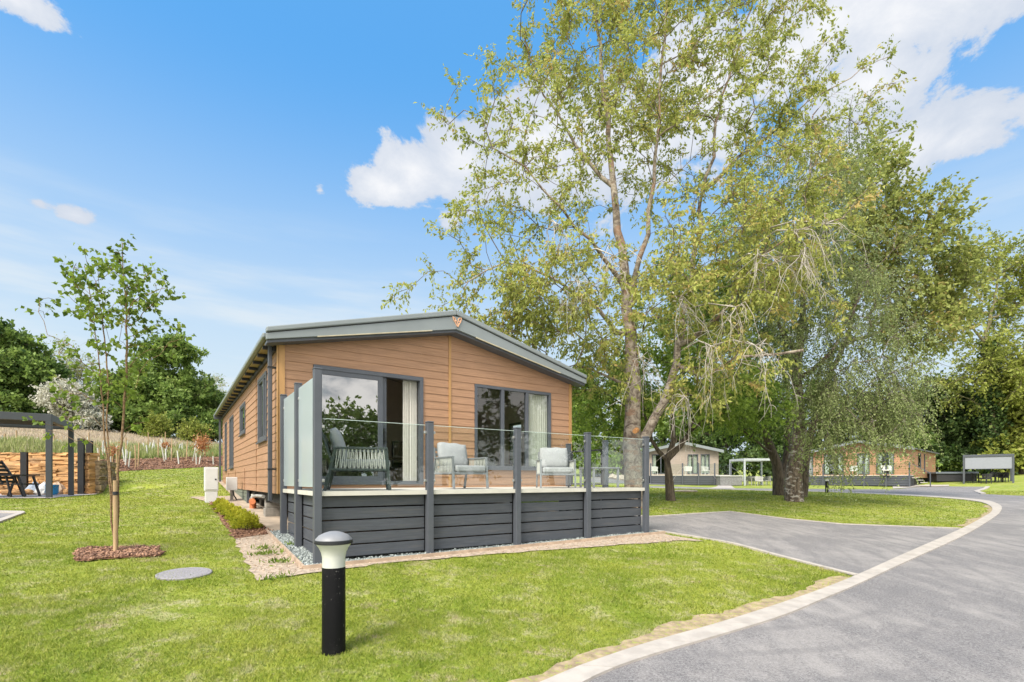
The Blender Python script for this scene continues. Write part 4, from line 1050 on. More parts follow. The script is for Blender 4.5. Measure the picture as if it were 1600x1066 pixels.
def skeleton(stems, targets, r, jit=1.0, bf=.25, seg=.55, droop=0.0, wig=.12, tipr=.008, expo=2.15, up=.25):
    """stems: list of point lists (first starts at ground, others start on an earlier one). Targets are joined one by one to the
    nearest part of the growing tree, with a cost for the length of the way back to the root."""
    pos = []; par = []; pl = []; smin = []
    def add(p, q, rr=0):
        pos.append(np.array(p, float)); par.append(q); pl.append(0 if q < 0 else pl[q] + np.linalg.norm(pos[-1] - pos[q])); smin.append(rr); return len(pos) - 1
    for st in stems:
        pts, r0, r1 = st; first = np.array(pts[0], float)
        q = -1
        if pos:
            D = np.linalg.norm(np.array(pos) - first, axis=1); q = int(D.argmin())
        P = [np.array(p, float) for p in pts]; tot = sum(np.linalg.norm(b - a) for a, b in zip(P[:-1], P[1:])); done = 0
        if q < 0: q = add(P[0], -1, r0)
        for a, b in zip(P[:-1], P[1:]):
            L = np.linalg.norm(b - a); n = max(1, int(L / seg))
            for i in range(1, n + 1):
                done += L / n; j = r.normal(0, .02 + .012 * L, 3) * (1 if i < n else .5) * jit
                q = add(a + (b - a) * i / n + j, q, r1 + (r0 - r1) * (1 - done / tot) ** 2.0)
    nst = len(pos); tips = []
    A = np.zeros((len(pos) + len(targets) * 40, 3)); PL = np.zeros(len(A)); A[:len(pos)] = pos; PL[:len(pos)] = pl
    root = pos[0]
    order = np.argsort(np.min(np.linalg.norm(targets[:, None] - np.array(pos)[None, ::3], axis=2), axis=1))
    for ti in order:
        T = targets[ti]; n0 = len(pos)
        d = np.linalg.norm(A[:n0] - T, axis=1)
        below = np.maximum(0, A[:n0, 2] - T[2]) * up * (2 if droop < .5 else .2)
        low = (A[:n0, 2] < root[2] + .9) * 50
        q = int((d + bf * PL[:n0] + below + low).argmin()); D = np.linalg.norm(T - pos[q]); n = max(2, int(D / seg)); p0 = pos[q]
        out_ = (pos[q] - pos[par[q]]) if par[q] >= 0 else np.array([0, 0, 1.]); out_ = out_ / (np.linalg.norm(out_) + 1e-9)
        mid = (p0 + T) / 2 + out_ * D * .18 + np.array([0, 0, D * (.12 - .0 * droop)]) + r.normal(0, wig * .5 * D, 3) * .5
        for i in range(1, n + 1):
            t = i / n; p = (1 - t) ** 2 * p0 + 2 * t * (1 - t) * mid + t * t * T + r.normal(0, wig * .3, 3) * (i < n) * min(1, D)
            q = add(p, q)
            if len(pos) <= len(A): A[len(pos) - 1] = p; PL[len(pos) - 1] = pl[-1]
        tips.append(q)
    n = len(pos); cnt = np.zeros(n)
    for q in tips: cnt[q] += 1
    for i in range(n - 1, -1, -1):
        if cnt[i] == 0: cnt[i] = 1
        if par[i] >= 0: cnt[par[i]] += cnt[i]
    # pipe model from real tips
    c2 = np.zeros(n)
    kids = [[] for _ in range(n)]
    for i in range(n):
        if par[i] >= 0: kids[par[i]].append(i)
    for i in range(n - 1, -1, -1): c2[i] = max(1, sum(c2[k] for k in kids[i]))
    rad = tipr * c2 ** (1 / expo); rad = np.maximum(rad, np.array(smin))
    chains = []; stack = [(0, -1)]
    while stack:
        s, prev = stack.pop(); ch = ([prev] if prev >= 0 else []) + [s]; cur = s
        while kids[cur]:
            ks = sorted(kids[cur], key=lambda k: -rad[k]); 
            for k in ks[1:]: stack.append((k, cur))
            cur = ks[0]; ch.append(cur)
        P = np.array([pos[i] for i in ch]); rr = np.array([rad[i] for i in ch])
        if prev >= 0: rr[0] = min(rr[0], rr[1] * 1.15)
        if len(P) > 1: chains.append((P, rr))
    tp = np.array([pos[q] for q in tips]); td = np.array([pos[q] - pos[par[q]] for q in tips]); td /= np.linalg.norm(td, axis=1)[:, None] + 1e-9
    return chains, tp, td

def leaves_mesh(name, P, D, size, aspect, m, parent, r, hang=.5, tint=None, fold=.25, kind=None):
    """diamond leaves, two folded halves each"""
    n = len(P); L = size * r.uniform(.65, 1.25, (n, 1)); D = D * (1 - hang) + np.array([0, 0, -1.]) * hang + r.normal(0, .3, (n, 3)); D /= np.linalg.norm(D, axis=1)[:, None]
    S = np.cross(D, r.normal(0, 1, (n, 3))); S /= np.linalg.norm(S, axis=1)[:, None] + 1e-9; N = np.cross(S, D)
    tip = P + D * L; midp = P + D * L * .45
    a = midp + S * L * aspect * .5 + N * L * fold * aspect; b = midp - S * L * aspect * .5 + N * L * fold * aspect
    V = np.stack([P, a, tip, b], 1).reshape(-1, 3); i = np.arange(n) * 4
    Fc = np.stack([np.stack([i, i + 1, i + 2], 1), np.stack([i, i + 2, i + 3], 1)], 1).reshape(-1, 3)
    return np_mesh(name, V, Fc, 3, m, parent, tint=np.repeat(np.clip(tint, 0, 1), 4), kind=kind)

def blob_targets(blobs, n, r, shell=.55):
    """random points in ellipsoids (cx,cy,cz,rx,ry,rz,weight), pushed towards the outside"""
    w_ = np.array([b[6] if len(b) > 6 else 1 for b in blobs]) * np.array([(b[3] * b[4] * b[5]) ** (2 / 3) for b in blobs]); w_ /= w_.sum()
    k = r.choice(len(blobs), n, p=w_); B = np.array([b[:6] for b in blobs])[k]
    d = r.normal(0, 1, (n, 3)); d /= np.linalg.norm(d, axis=1)[:, None]; rr = (shell ** 3 + (1 - shell ** 3) * r.uniform(0, 1, (n, 1))) ** (1 / 3)
    rr = np.where(r.uniform(0, 1, (n, 1)) < .3, r.uniform(.1, 1, (n, 1)), rr)
    return B[:, :3] + d * rr * B[:, 3:]

def tree(label, base, stems, blobs, nt_, twigs, lpt, tw_len, lsize, aspect, lm, bm, seed, hang=.5, bf=.25, tipr=.008, wig=.12, weep=0, sides=6, cat='tree', name='tree', group=None, tint_mu=.45, tint_sd=.22, seg=.55, twr=.004, extra=None, shell=.55, expo=2.15, shoot=.3, lowcut=1.2, jit=1.0, bm2=None, up=.25):
    r = np.random.default_rng(seed); t = thing(name, label, cat, base, 0, group); b0_ = np.array(base)
    T = blob_targets(blobs, nt_, r, shell)
    if extra is not None and len(extra): T = np.concatenate([T, np.array(extra, float)])
    keep = T[:, 2] > G(T[:, 0], T[:, 1]) + min(1.2, lowcut); T = T[keep]
    ch, tp, td = skeleton(stems, T, r, bf=bf, tipr=tipr, wig=wig, seg=seg, droop=weep, expo=expo, up=up, jit=jit)
    big = [(P - b0_, rr) for P, rr in ch if rr.max() > .05]; small = [(P - b0_, rr) for P, rr in ch if rr.max() <= .05]
    V, Fc = tubes(big if big else small, 12 if sides > 4 else 7); np_mesh('trunk', V, Fc, 4, bm, t, smooth=True)
    # twigs
    n = len(tp); cl = r.normal(0, .6, n)
    cen = np.average(tp, axis=0)
    outw = tp - cen; outw /= np.linalg.norm(outw, axis=1)[:, None] + 1e-9
    cid = np.repeat(np.arange(n), twigs); m_ = len(cid)
    D = td[cid] * .5 + outw[cid] * .5 + r.normal(0, .75, (m_, 3)); D[:, 2] += shoot - weep * 1.4; D /= np.linalg.norm(D, axis=1)[:, None]
    L = tw_len * r.uniform(.45, 1.3, m_); start = tp[cid] - td[cid] * r.uniform(0, .5, (m_, 1)) * tw_len
    sag = np.array([0, 0, -1.]) * (weep * .9 + .12)
    tw = []
    K = 5; tt = np.linspace(0, 1, K)
    pts = start[:, None] + D[:, None] * (L[:, None] * tt[None])[..., None] + sag * (L[:, None] * tt[None] ** 2)[..., None] + r.normal(0, .03, (m_, K, 3)) * tt[None, :, None] * tw_len
    if sides:
        # three sided twigs, all at once
        Tn = pts[:, 1:] - pts[:, :-1]; Tn = np.concatenate([Tn, Tn[:, -1:]], 1); Tn /= np.linalg.norm(Tn, axis=2)[..., None] + 1e-9
        A = np.cross(Tn, np.array([.3, .5, .8])); A /= np.linalg.norm(A, axis=2)[..., None] + 1e-9; B = np.cross(Tn, A)
        rr = twr * (1 - .75 * tt)[None, :, None, None]; ang = np.array([0, 2.094, 4.189])
        ring = pts[:, :, None] + (A[:, :, None] * np.cos(ang)[None, None, :, None] + B[:, :, None] * np.sin(ang)[None, None, :, None]) * rr - b0_
        Vt = ring.reshape(-1, 3); base_i = (np.arange(m_) * K * 3)[:, None, None]; kk = (np.arange(K - 1) * 3)[None, :, None]; jj = np.arange(3)[None, None, :]
        a = base_i + kk + jj; b = base_i + kk + (jj + 1) % 3; Ft = np.stack([a, b, b + 3, a + 3], -1).reshape(-1, 4)
        if small: V2, F2 = tubes(small, 5 if sides > 4 else 4); Vt, Ft = np.concatenate([V2, Vt]), np.concatenate([F2, Ft + len(V2)])
        np_mesh('branches', Vt, Ft, 4, bm2 or bm, t, smooth=True)
    # leaves along the twigs
    lid = np.repeat(np.arange(m_), lpt); u = r.uniform(.15, 1.05, len(lid)); f = u * (K - 1); i0 = np.clip(f.astype(int), 0, K - 2); fr = (f - i0)[:, None]
    P = pts[lid, i0] * (1 - fr) + pts[lid, i0 + 1] * fr + r.normal(0, lsize * .25, (len(lid), 3)) - b0_
    Dl = D[lid] + r.normal(0, .8, (len(lid), 3)); tint = tint_mu + tint_sd * (cl[cid][lid] * .8 + r.normal(0, .6, len(lid)))
    leaves_mesh('crown', P, Dl, lsize, aspect, lm, t, r, hang=hang, tint=tint)
    return t

def B3(px, py, rpx, rpy, Z, depth=None, wt=1):
    """ellipsoid whose outline sits round a photograph position when seen from the camera, at distance Z"""
    x, y = atz(px, Z); rx = rpx / F * Z; return (x, y, zpy(py, Z), rx, depth if depth else rx, rpy / F * Z, wt)
def V3(px, py, Z, dy=0):
    x, y = atz(px, Z + dy); return (x, y, zpy(py, Z + dy))

L_CHERRY = leaf_mat('cherry_leaves', (.13, .17, .03), (.42, .45, .11), (.55, .40, .15), .45)
L_MAPLE = leaf_mat('fresh_green_leaves', (.08, .15, .025), (.29, .40, .07), (.50, .54, .15), .45)
L_BIRCH = leaf_mat('birch_leaves', (.09, .13, .045), (.29, .35, .13), (.46, .51, .24), .4)
L_SYC = leaf_mat('sycamore_leaves', (.10, .13, .03), (.34, .38, .10), (.50, .38, .15), .45)
L_DARK = leaf_mat('dark_leaves', (.02, .04, .012), (.10, .16, .045), (.30, .36, .11), .3)
L_OAK = leaf_mat('oak_leaves', (.05, .10, .022), (.24, .34, .08), (.46, .51, .18), .4)
L_YOUNG = leaf_mat('young_leaves', (.07, .12, .02), (.22, .31, .045), (.44, .48, .11), .45)
L_WHITE = leaf_mat('white_blossom', (.22, .27, .12), (.58, .57, .47), (.72, .70, .62), .3)
L_YEL = leaf_mat('yellow_green_leaves', (.15, .20, .03), (.32, .35, .07), (.45, .43, .14), .4)
B_CHERRY = bark_mat('cherry_bark', (.13, .10, .08), (.42, .36, .29), (1.6, 1.6, 1.6), 3.4, 1.2, patch=1.0, pcol=(.30, .19, .13))
B_BIRCH = bark_mat('birch_bark', (.07, .055, .045), (.22, .17, .13), (2, 2, .7), 5, 1, patch=3.0, pcol=(.48, .44, .40))
B_DARK = bark_mat('dark_bark', (.07, .055, .045), (.17, .135, .10), (3, 3, .6), 5, 1)
B_TWIG = bark_mat('grey_brown_twigs', (.10, .075, .055), (.24, .19, .15), (1, 1, 1), 4, .3)
B_PALE = bark_mat('pale_twigs', (.30, .27, .22), (.50, .46, .40), (1, 1, 1), 4, .2)
B_YOUNG = bark_mat('young_bark', (.13, .08, .045), (.27, .18, .10), (2, 2, 6), 6, .3)

# big cherry behind the right end of the deck
Z = 16.2; bx, by = atz(992, Z); tb_ = (bx, by, g(bx, by) - .05)
v = lambda px, py, dy=0: V3(px, py, Z, dy)
stems = [([tb_, v(990, 740), v(988, 660), v(990, 600), v(985, 520), v(975, 420), v(962, 330), v(955, 250), v(945, 150), v(932, 40), v(925, -60), v(930, -180)], .34, .03),
         ([v(998, 705), v(1022, 655, .3), v(1047, 600, .5), v(1060, 540, .8), v(1080, 440, 1), v(1100, 300, 1.2), v(1130, 150, 1.4), v(1170, 20, 1.5), v(1200, -90, 1.5)], .17, .025),
         ([v(985, 500), v(1000, 400, -.5), v(1020, 290, -.8), v(1032, 180, -1), v(1040, 60, -1.2), v(1050, -80, -1.2)], .11, .02),
         ([v(978, 450), v(940, 400, -.8), v(880, 330, -1.6), v(820, 260, -2), v(770, 230, -2.2)], .09, .02),
         ([v(985, 540), v(930, 480, -1), v(860, 430, -1.6), v(790, 410, -2), v(730, 440, -2.2)], .09, .018),
         ([v(960, 310), v(900, 230, 0), v(850, 150, -.4), v(820, 60, -.5)], .08, .02),
         ([v(1060, 545, .8), v(1120, 500, -.6), v(1190, 400, -1.6), v(1250, 360, -2.2), v(1320, 340, -2.6)], .10, .02),
         ([v(1100, 300, 1.2), v(1180, 230, .6), v(1260, 160, 0), v(1330, 120, -.5)], .08, .015),
         ([v(990, 610), v(950, 590, -.6), v(900, 570, -1.4), v(860, 580, -1.8)], .07, .015),
         ([v(1055, 570, .6), v(1100, 590, -1), v(1150, 560, -2), v(1210, 555, -2.6), v(1255, 548, -3)], .08, .035)]
bl_ = [B3(960, 30, 150, 170, Z, 3.2, 1.25), B3(860, 60, 80, 90, Z - 1, 1.6, .8), B3(850, 250, 130, 110, Z - 1.5, 2.6), B3(1040, 200, 150, 150, Z, 3.4, 1.0), B3(1180, 90, 120, 150, Z + .5, 3, 1.0),
       B3(820, 430, 110, 90, Z - 2, 2.2, .9), B3(960, 460, 130, 100, Z - 1.5, 3.2, 1.0), B3(1120, 420, 140, 120, Z - 1.5, 3, 1.25), B3(1230, 330, 130, 120, Z - 1, 2.4, 1.0),
       B3(930, 570, 60, 60, Z - 1, 2.2, .6), B3(1130, 590, 90, 60, Z - 2, 2, .9), B3(1270, 200, 80, 80, Z, 2, .6), B3(760, 290, 70, 90, Z - 1.5, 1.8, .8), B3(1030, -100, 200, 100, Z, 3.5, .8), B3(800, 480, 80, 55, Z - 2, 1.8, 2.0), B3(880, 520, 75, 50, Z - 1.5, 2, 1.5), B3(1200, 470, 120, 70, Z - 2, 2.2, .8), B3(740, 370, 60, 50, Z - 1.5, 1.6, .6)]
ex = [v(*p) for p in [(640, 450, -2.2), (610, 465, -2.2), (668, 425, -2.2), (690, 478, -2), (1392, 88, -.5), (1400, 130, -.6), (1360, 150, -.4), (1352, 105, -.4), (700, 195, -1.6), (684, 180, -1.6), (720, 130, -1), (760, 90, -.6), (1340, 195, -.5), (1310, 60, 0)]]
cherry = tree('tall spreading tree with yellow green leaves and pale thick trunk behind the deck', tb_, stems, bl_, 1040, 6, 14, .62, .125, .46, L_CHERRY, B_CHERRY, 11, hang=.55, bf=.22, tipr=.0075, expo=2.5, bm2=B_TWIG, extra=ex, wig=.16, tint_mu=.56, tint_sd=.24)
# bare pale drooping sprays hanging on the near side of the crown
r = np.random.default_rng(5); chs = []; cb = np.array(tb_)
anch = [v(1190, 400, -3.4), v(1240, 360, -3.6), v(1150, 480, -3.4), v(1110, 540, -3.2), v(1290, 350, -3.4), v(1060, 470, -3.0), v(900, 440, -3.2), v(960, 400, -3), v(1180, 540, -3.8), v(1070, 620, -2.6), v(1250, 400, -3.9), v(1000, 560, -2.6), v(870, 350, -2.8)]
for a in anch:
    a = np.array(a); src = a + np.array([r.uniform(-.8, .2), r.uniform(.8, 1.6), r.uniform(.2, .7)])
    main = [src, (src + a) / 2 + [0, 0, .15], a]; 
    for k in range(9):
        d = np.array([r.normal(.15, .55), r.normal(0, .4), 0]); L = r.uniform(.6, 1.9); n = 7; st = a + r.normal(0, .12, 3)
        P = [st + d * L * t * (1 - .3 * t) + np.array([0, 0, -1.]) * L * .95 * t ** 1.7 + r.normal(0, .03, 3) for t in np.linspace(0, 1, n)]
        P[0] = a; chs.append((np.array(P) - cb, np.linspace(.011, .003, n)))
        for q in range(3):
            i = r.integers(2, n - 1); L2 = L * r.uniform(.2, .5); d2 = np.array([r.normal(.0, .6), r.normal(0, .4), r.uniform(-.9, .0)])
            chs.append((np.array([P[i] + d2 * L2 * t + np.array([0, 0, -.25 * L2 * t * t]) + r.normal(0, .015, 3) for t in np.linspace(0, 1, 4)]) - cb, np.linspace(.006, .002, 4)))
    chs.append((np.array(main) - cb, np.array([.03, .02, .012])))
Vt, Ft = tubes(chs, 4); o = np_mesh('bare_twigs', Vt, Ft, 4, B_PALE, cherry, smooth=True); o['label'] = 'pale bare drooping twigs'
# sawn stub on the big trunk
MB().tube([Vector(v(995, 672, -.25)) - Vector(tb_), Vector(v(992, 674, -.52)) - Vector(tb_)], [.085, .075], 12).build('sawn_stub', mat('sawn_wood', (.55, .27, .11), .8), cherry)

# smaller forked tree right of it
Z = 19.0; bx, by, bz = at(1048, 782); Z = by; tb_ = (bx, by, bz - .05); v = lambda px, py, dy=0: V3(px, py, Z, dy)
stems = [([tb_, v(1046, 745), v(1043, 718), v(1052, 690), v(1050, 650), v(1053, 590), v(1055, 520)], .19, .04), ([v(1044, 720), v(1062, 698), v(1075, 680), v(1088, 640), v(1110, 580), v(1130, 520)], .13, .03), ([v(1043, 722), v(1030, 705), v(1018, 690), v(1008, 650), v(1000, 590)], .10, .03),
         ([v(1075, 680), v(1120, 640, -1), v(1170, 620, -1.5)], .06, .02)]
bl_ = [B3(1000, 600, 80, 60, Z, 2.2), B3(1080, 560, 100, 80, Z, 2.6), B3(1150, 620, 80, 50, Z, 2.2), B3(940, 640, 55, 60, Z, 2), B3(1100, 640, 90, 35, Z - 1, 2.2), B3(905, 600, 30, 40, Z, 1.5), B3(1060, 470, 90, 60, Z, 2.4)]
tree('smaller forked tree with fresh green leaves standing on the lawn between deck and birches', tb_, stems, bl_, 300, 6, 13, .7, .15, .55, L_MAPLE, B_DARK, 21, hang=.35, tipr=.009)

# pair of birches with a weeping crown
bx, by, bz = at(1241, 783); Z = by; tb_ = (bx, by, bz - .05); v = lambda px, py, dy=0: V3(px, py, Z, dy)
stems = [([tb_, v(1241, 740), v(1246, 690), v(1247, 620), v(1250, 540), v(1255, 440), v(1262, 340), v(1268, 240), v(1270, 180)], .36, .03), ([v(1248, 600), v(1290, 560, -1), v(1340, 470, -1.5), v(1370, 420, -1.5)], .10, .02), ([v(1250, 560), v(1200, 480), v(1170, 400, 1), v(1160, 320, 1)], .09, .02), ([v(1255, 450), v(1310, 330, .5), v(1330, 260, .5)], .08, .02)]
bl_ = [B3(1250, 300, 100, 90, Z, 2.6), B3(1300, 200, 60, 70, Z, 2.0, .7), B3(1330, 440, 100, 90, Z - .5, 2.4), B3(1370, 560, 75, 90, Z - 1, 2, 1.2), B3(1320, 640, 80, 70, Z - 1.5, 2, 1.5), B3(1385, 630, 40, 55, Z - 1, 1.6, 1.1), B3(1180, 450, 90, 110, Z, 2.6), B3(1240, 420, 80, 100, Z - 1, 2.4), B3(1290, 560, 70, 80, Z - 1, 2, 1)]
tree('large birch with weeping grey green crown and white flecked trunk on the lawn', tb_, stems, bl_, 620, 7, 20, 1.0, .085, .6, L_BIRCH, B_BIRCH, 31, hang=.6, weep=.75, tipr=.007, wig=.12, name='birch_tree', tint_mu=.5)
bx, by, bz = at(1217, 774); Z = by; tb_ = (bx, by, bz - .05); v = lambda px, py, dy=0: V3(px, py, Z, dy)
stems = [([tb_, v(1216, 745), v(1214, 725), v(1200, 690), v(1188, 640), v(1170, 560), v(1150, 470), v(1140, 380)], .30, .03), ([v(1218, 760), v(1228, 720, .3), v(1232, 660, .5), v(1226, 560, .5), v(1220, 430, .5)], .24, .03), ([v(1210, 712), v(1185, 690, -.8), v(1160, 672, -1.5)], .10, .03)]
bl_ = [B3(1140, 620, 80, 60, Z, 2.5), B3(1200, 600, 80, 60, Z - 1, 2.5), B3(1120, 500, 90, 70, Z, 2.6), B3(1210, 500, 90, 80, Z, 2.6), B3(1160, 400, 90, 70, Z, 2.6), B3(1170, 670, 60, 26, Z - 1.5, 2)]
tree('dark leaning multi stemmed tree with mid green leaves just behind the white flecked birch', tb_, stems, bl_, 380, 6, 15, .8, .13, .5, L_MAPLE, B_DARK, 32, hang=.4, tipr=.009, tint_mu=.35)

# sycamore spreading behind the birch on the right
Z = 24; v = lambda px, py, dy=0: V3(px, py, Z, dy); bx, by = atz(1252, Z); tb_ = (bx, by, g(bx, by) - .05)
stems = [([tb_, v(1262, 700), v(1285, 620), v(1310, 560), v(1335, 480), v(1360, 380), v(1372, 270)], .24, .03), ([v(1320, 540), v(1377, 517), v(1452, 465), v(1527, 416)], .11, .02), ([v(1350, 420), v(1400, 400), v(1450, 350), v(1475, 330)], .08, .02)]
bl_ = [B3(1370, 300, 50, 70, Z, 2.4, .9), B3(1420, 360, 60, 70, Z, 2.4), B3(1455, 400, 50, 70, Z, 2.2), B3(1380, 430, 70, 70, Z, 2.6), B3(1440, 500, 60, 60, Z, 2.2), B3(1480, 470, 40, 60, Z, 1.8), B3(1520, 430, 30, 30, Z, 1.4, .6), B3(1380, 240, 25, 30, Z, 1.3, .6), B3(1330, 330, 50, 90, Z, 2.6)]
tree('broad tree with bronze tinged leaves rising behind the weeping birch on the right', tb_, stems, bl_, 330, 6, 10, .95, .21, .6, L_SYC, B_DARK, 41, hang=.35, tipr=.01, tint_mu=.55)
# half bare ivy clad tree against the sky at the right edge
Z = 55; v = lambda px, py, dy=0: V3(px, py, Z, dy); bx, by = atz(1555, Z); tb_ = (bx, by, g(bx, by) - .05)
stems = [([tb_, v(1552, 700), v(1550, 620), v(1545, 560), v(1540, 520), v(1552, 480), v(1562, 430), v(1560, 400)], .45, .06), ([v(1543, 540), v(1520, 510), v(1500, 480), v(1490, 450)], .16, .04), ([v(1550, 500), v(1580, 480), v(1600, 470)], .12, .03), ([v(1548, 600), v(1520, 590), v(1495, 570)], .12, .03)]
bl_ = [B3(1555, 410, 60, 35, Z, 4, 1), B3(1500, 470, 40, 50, Z, 3.5, .9), B3(1590, 500, 40, 70, Z, 4, .9), B3(1530, 600, 50, 40, Z, 4, .8), B3(1610, 420, 45, 45, Z, 4, .9), B3(1510, 540, 45, 45, Z, 4, .9), B3(1570, 560, 50, 45, Z, 4, .9), B3(1600, 470, 45, 60, Z, 4, .9), B3(1500, 410, 30, 30, Z, 3, .6)]
ivt = tree('half bare curving tree against the sky near the right edge, its trunk wrapped in ivy', tb_, stems, bl_, 340, 6, 9, 1.5, .32, .6, L_YEL, bark_mat('mossy_bark', (.12, .10, .06), (.28, .25, .14), (2, 2, .8), 3, .8), 51, hang=.3, tipr=.022, wig=.3, tint_mu=.45, twr=.012)
rr_ = np.random.default_rng(3); n = 5200; tpz = rr_.uniform(0, 1, n); py_ = 757 - tpz * 225; cxp = 1554 - 8 * tpz; P = np.stack([(cxp - 800) / F * Z, np.full(n, Z), EYE + (HY - py_) / F * Z], 1)
P += rr_.normal(0, 1, (n, 3)) * np.array([.7, .7, .2]) * (1 - .45 * tpz[:, None]); P -= np.array(tb_)
o = leaves_mesh('ivy', P, rr_.normal(0, 1, (n, 3)), .34, .8, L_DARK, ivt, rr_, hang=.3, tint=rr_.normal(.35, .25, n))

# woodland behind the lodges, tree by tree
def bgtree(label, px, Z, top, rpx, n, lm, seed, low=.18, lsize=.4, group='trees of the far wood edge', tint=.4, squash=1.0, cat='tree', name='tree', leafn=12, twigs=7, lowcut=1.2):
    bx, by = atz(px, Z); gz = g(bx, by); H = zpy(top, Z) - gz; rx = rpx / F * Z; r = np.random.default_rng(seed)
    bl_ = []
    for k in range(9):
        f = r.uniform(low + .12, .86); a = r.uniform(0, 6.28); q = rx * (.55 if f > .65 else .72); off_ = rx * .45 * (1.15 - f) * 1.3
        bl_.append((bx + math.cos(a) * off_, by + math.sin(a) * off_, gz + H * f, q * r.uniform(.6, .9), q * r.uniform(.6, .9), H * r.uniform(.10, .17) * squash + .3))
    bl_.append((bx, by, gz + H * .86, rx * .42, rx * .42, H * .13))
    bl_.append((bx - rx * .3, by - rx * .4, gz + H * (low + .12), rx * .6, rx * .6, H * .12)); bl_.append((bx + rx * .35, by - rx * .4, gz + H * (low + .15), rx * .6, rx * .6, H * .13))
    st = [([(bx, by, gz - .1), (bx + r.normal(0, .2), by, gz + H * .3), (bx + r.normal(0, .5), by, gz + H * .6), (bx, by, gz + H * .9)], .02 * H + .08, .05)]
    return tree(label, (bx, by, gz - .1), st, bl_, n, twigs, leafn, max(1.0, lsize * 3), lsize, .65, lm, B_DARK, seed, hang=.25, tipr=.02, sides=4, seg=1.2, tint_mu=tint, tint_sd=.24, name=name, cat=cat, group=group, twr=.012, shell=.5, lowcut=lowcut)
WG = 'trees of the far wood edge'
for a in [
 ('light green tree at the far end of the side road beyond the deck gate', 915, 68, 610, 50, 150, L_MAPLE, 101),
 ('bright green tree far beyond the thick pale trunk, left of the cream lodge', 972, 82, 560, 60, 160, L_YEL, 102),
 ('mid green tree rising directly behind the far cream lodge', 1060, 74, 590, 66, 170, L_OAK, 103),
 ('dark tree behind the white framed pergola beyond the lawn', 1135, 68, 600, 55, 170, L_DARK, 104),
 ('dark tree between the white framed pergola and the far orange lodge', 1200, 72, 600, 60, 170, L_DARK, 105),
 ('mid green tree behind the left end of the far orange lodge', 1275, 70, 600, 60, 160, L_OAK, 106),
 ('dark tree behind the middle of the far orange lodge', 1345, 66, 610, 60, 170, L_DARK, 107),
 ('tall dark tree behind the right corner of the far orange lodge', 1425, 62, 600, 50, 170, L_OAK, 108),
 ('dense very dark evergreen behind the steps of the far orange lodge', 1480, 60, 600, 48, 210, L_DARK, 109),
 ('dense very dark evergreen above the pergola with the grey blind', 1535, 62, 612, 50, 220, L_DARK, 110),
 ('dark evergreen at the right edge of the view', 1605, 58, 600, 48, 200, L_DARK, 111),
 ('yellow green tree right behind the pergola with the grey blind', 1596, 54, 560, 40, 170, L_YEL, 112),
 ('dark tree closing the gap behind the fresh green forked tree', 1010, 90, 610, 60, 130, L_DARK, 113),
]:
    bgtree(a[0], a[1], a[2], a[3], a[4], a[5], a[6], a[7], low=.04, lsize=.46, group=WG)

# trees beyond the meadow on the left
LG = 'trees beyond the meadow bank'
bgtree('large dark green oak at the far left edge beyond the meadow', 5, 48, 512, 88, 430, L_OAK, 201, low=.05, lsize=.36, group=LG, tint=.3, leafn=16)
bgtree('big round green oak beyond the meadow behind the young tree', 262, 55, 533, 84, 520, L_OAK, 202, low=.04, lsize=.36, group=LG, tint=.42, leafn=16)
bgtree('white blossoming hawthorn between the two oaks', 104, 46, 606, 48, 330, L_WHITE, 203, low=.02, lsize=.22, group=LG, tint=.7, name='hawthorn')
bgtree('dark low oak right of the white hawthorn', 185, 52, 590, 48, 260, L_OAK, 204, low=.02, lsize=.36, group=LG, tint=.3)
bgtree('pale scrubby willow at the right end of the meadow next to the lodge', 332, 60, 615, 34, 150, L_BIRCH, 205, low=.02, lsize=.3, group=LG, tint=.55)
bgtree('small yellow green sapling in front of the round oak', 248, 48, 655, 16, 46, L_YEL, 206, low=.1, lsize=.2, group=LG, lowcut=.3)
bgtree('small pale green sapling at the right foot of the round oak', 303, 47, 662, 15, 46, L_YEL, 207, low=.1, lsize=.2, group=LG, lowcut=.3)
for px, Z, top, sd_, lb in ((96, 52, 535, 301, 'nearly leafless tree standing left of the other bare one behind the hawthorn'), (128, 53, 560, 302, 'nearly leafless tree standing right of the other bare one behind the hawthorn'), (338, 75, 588, 303, 'thin grey bare topped tree just left of the lodge eaves')):
    bx, by = atz(px, Z); gz = g(bx, by); H = zpy(top, Z) - gz
    tree(lb, (bx, by, gz), [([(bx, by, gz - .1), (bx + .2, by, gz + H * .5), (bx - .2, by, gz + H * .95)], .16, .03)], [(bx, by, gz + H * .78, 1.6, 1.6, H * .22)], 70, 5, 3, 1.2, .2, .6, L_YEL, B_PALE, sd_, hang=.3, tipr=.018, sides=4, seg=.9, group='nearly bare trees', twr=.012)

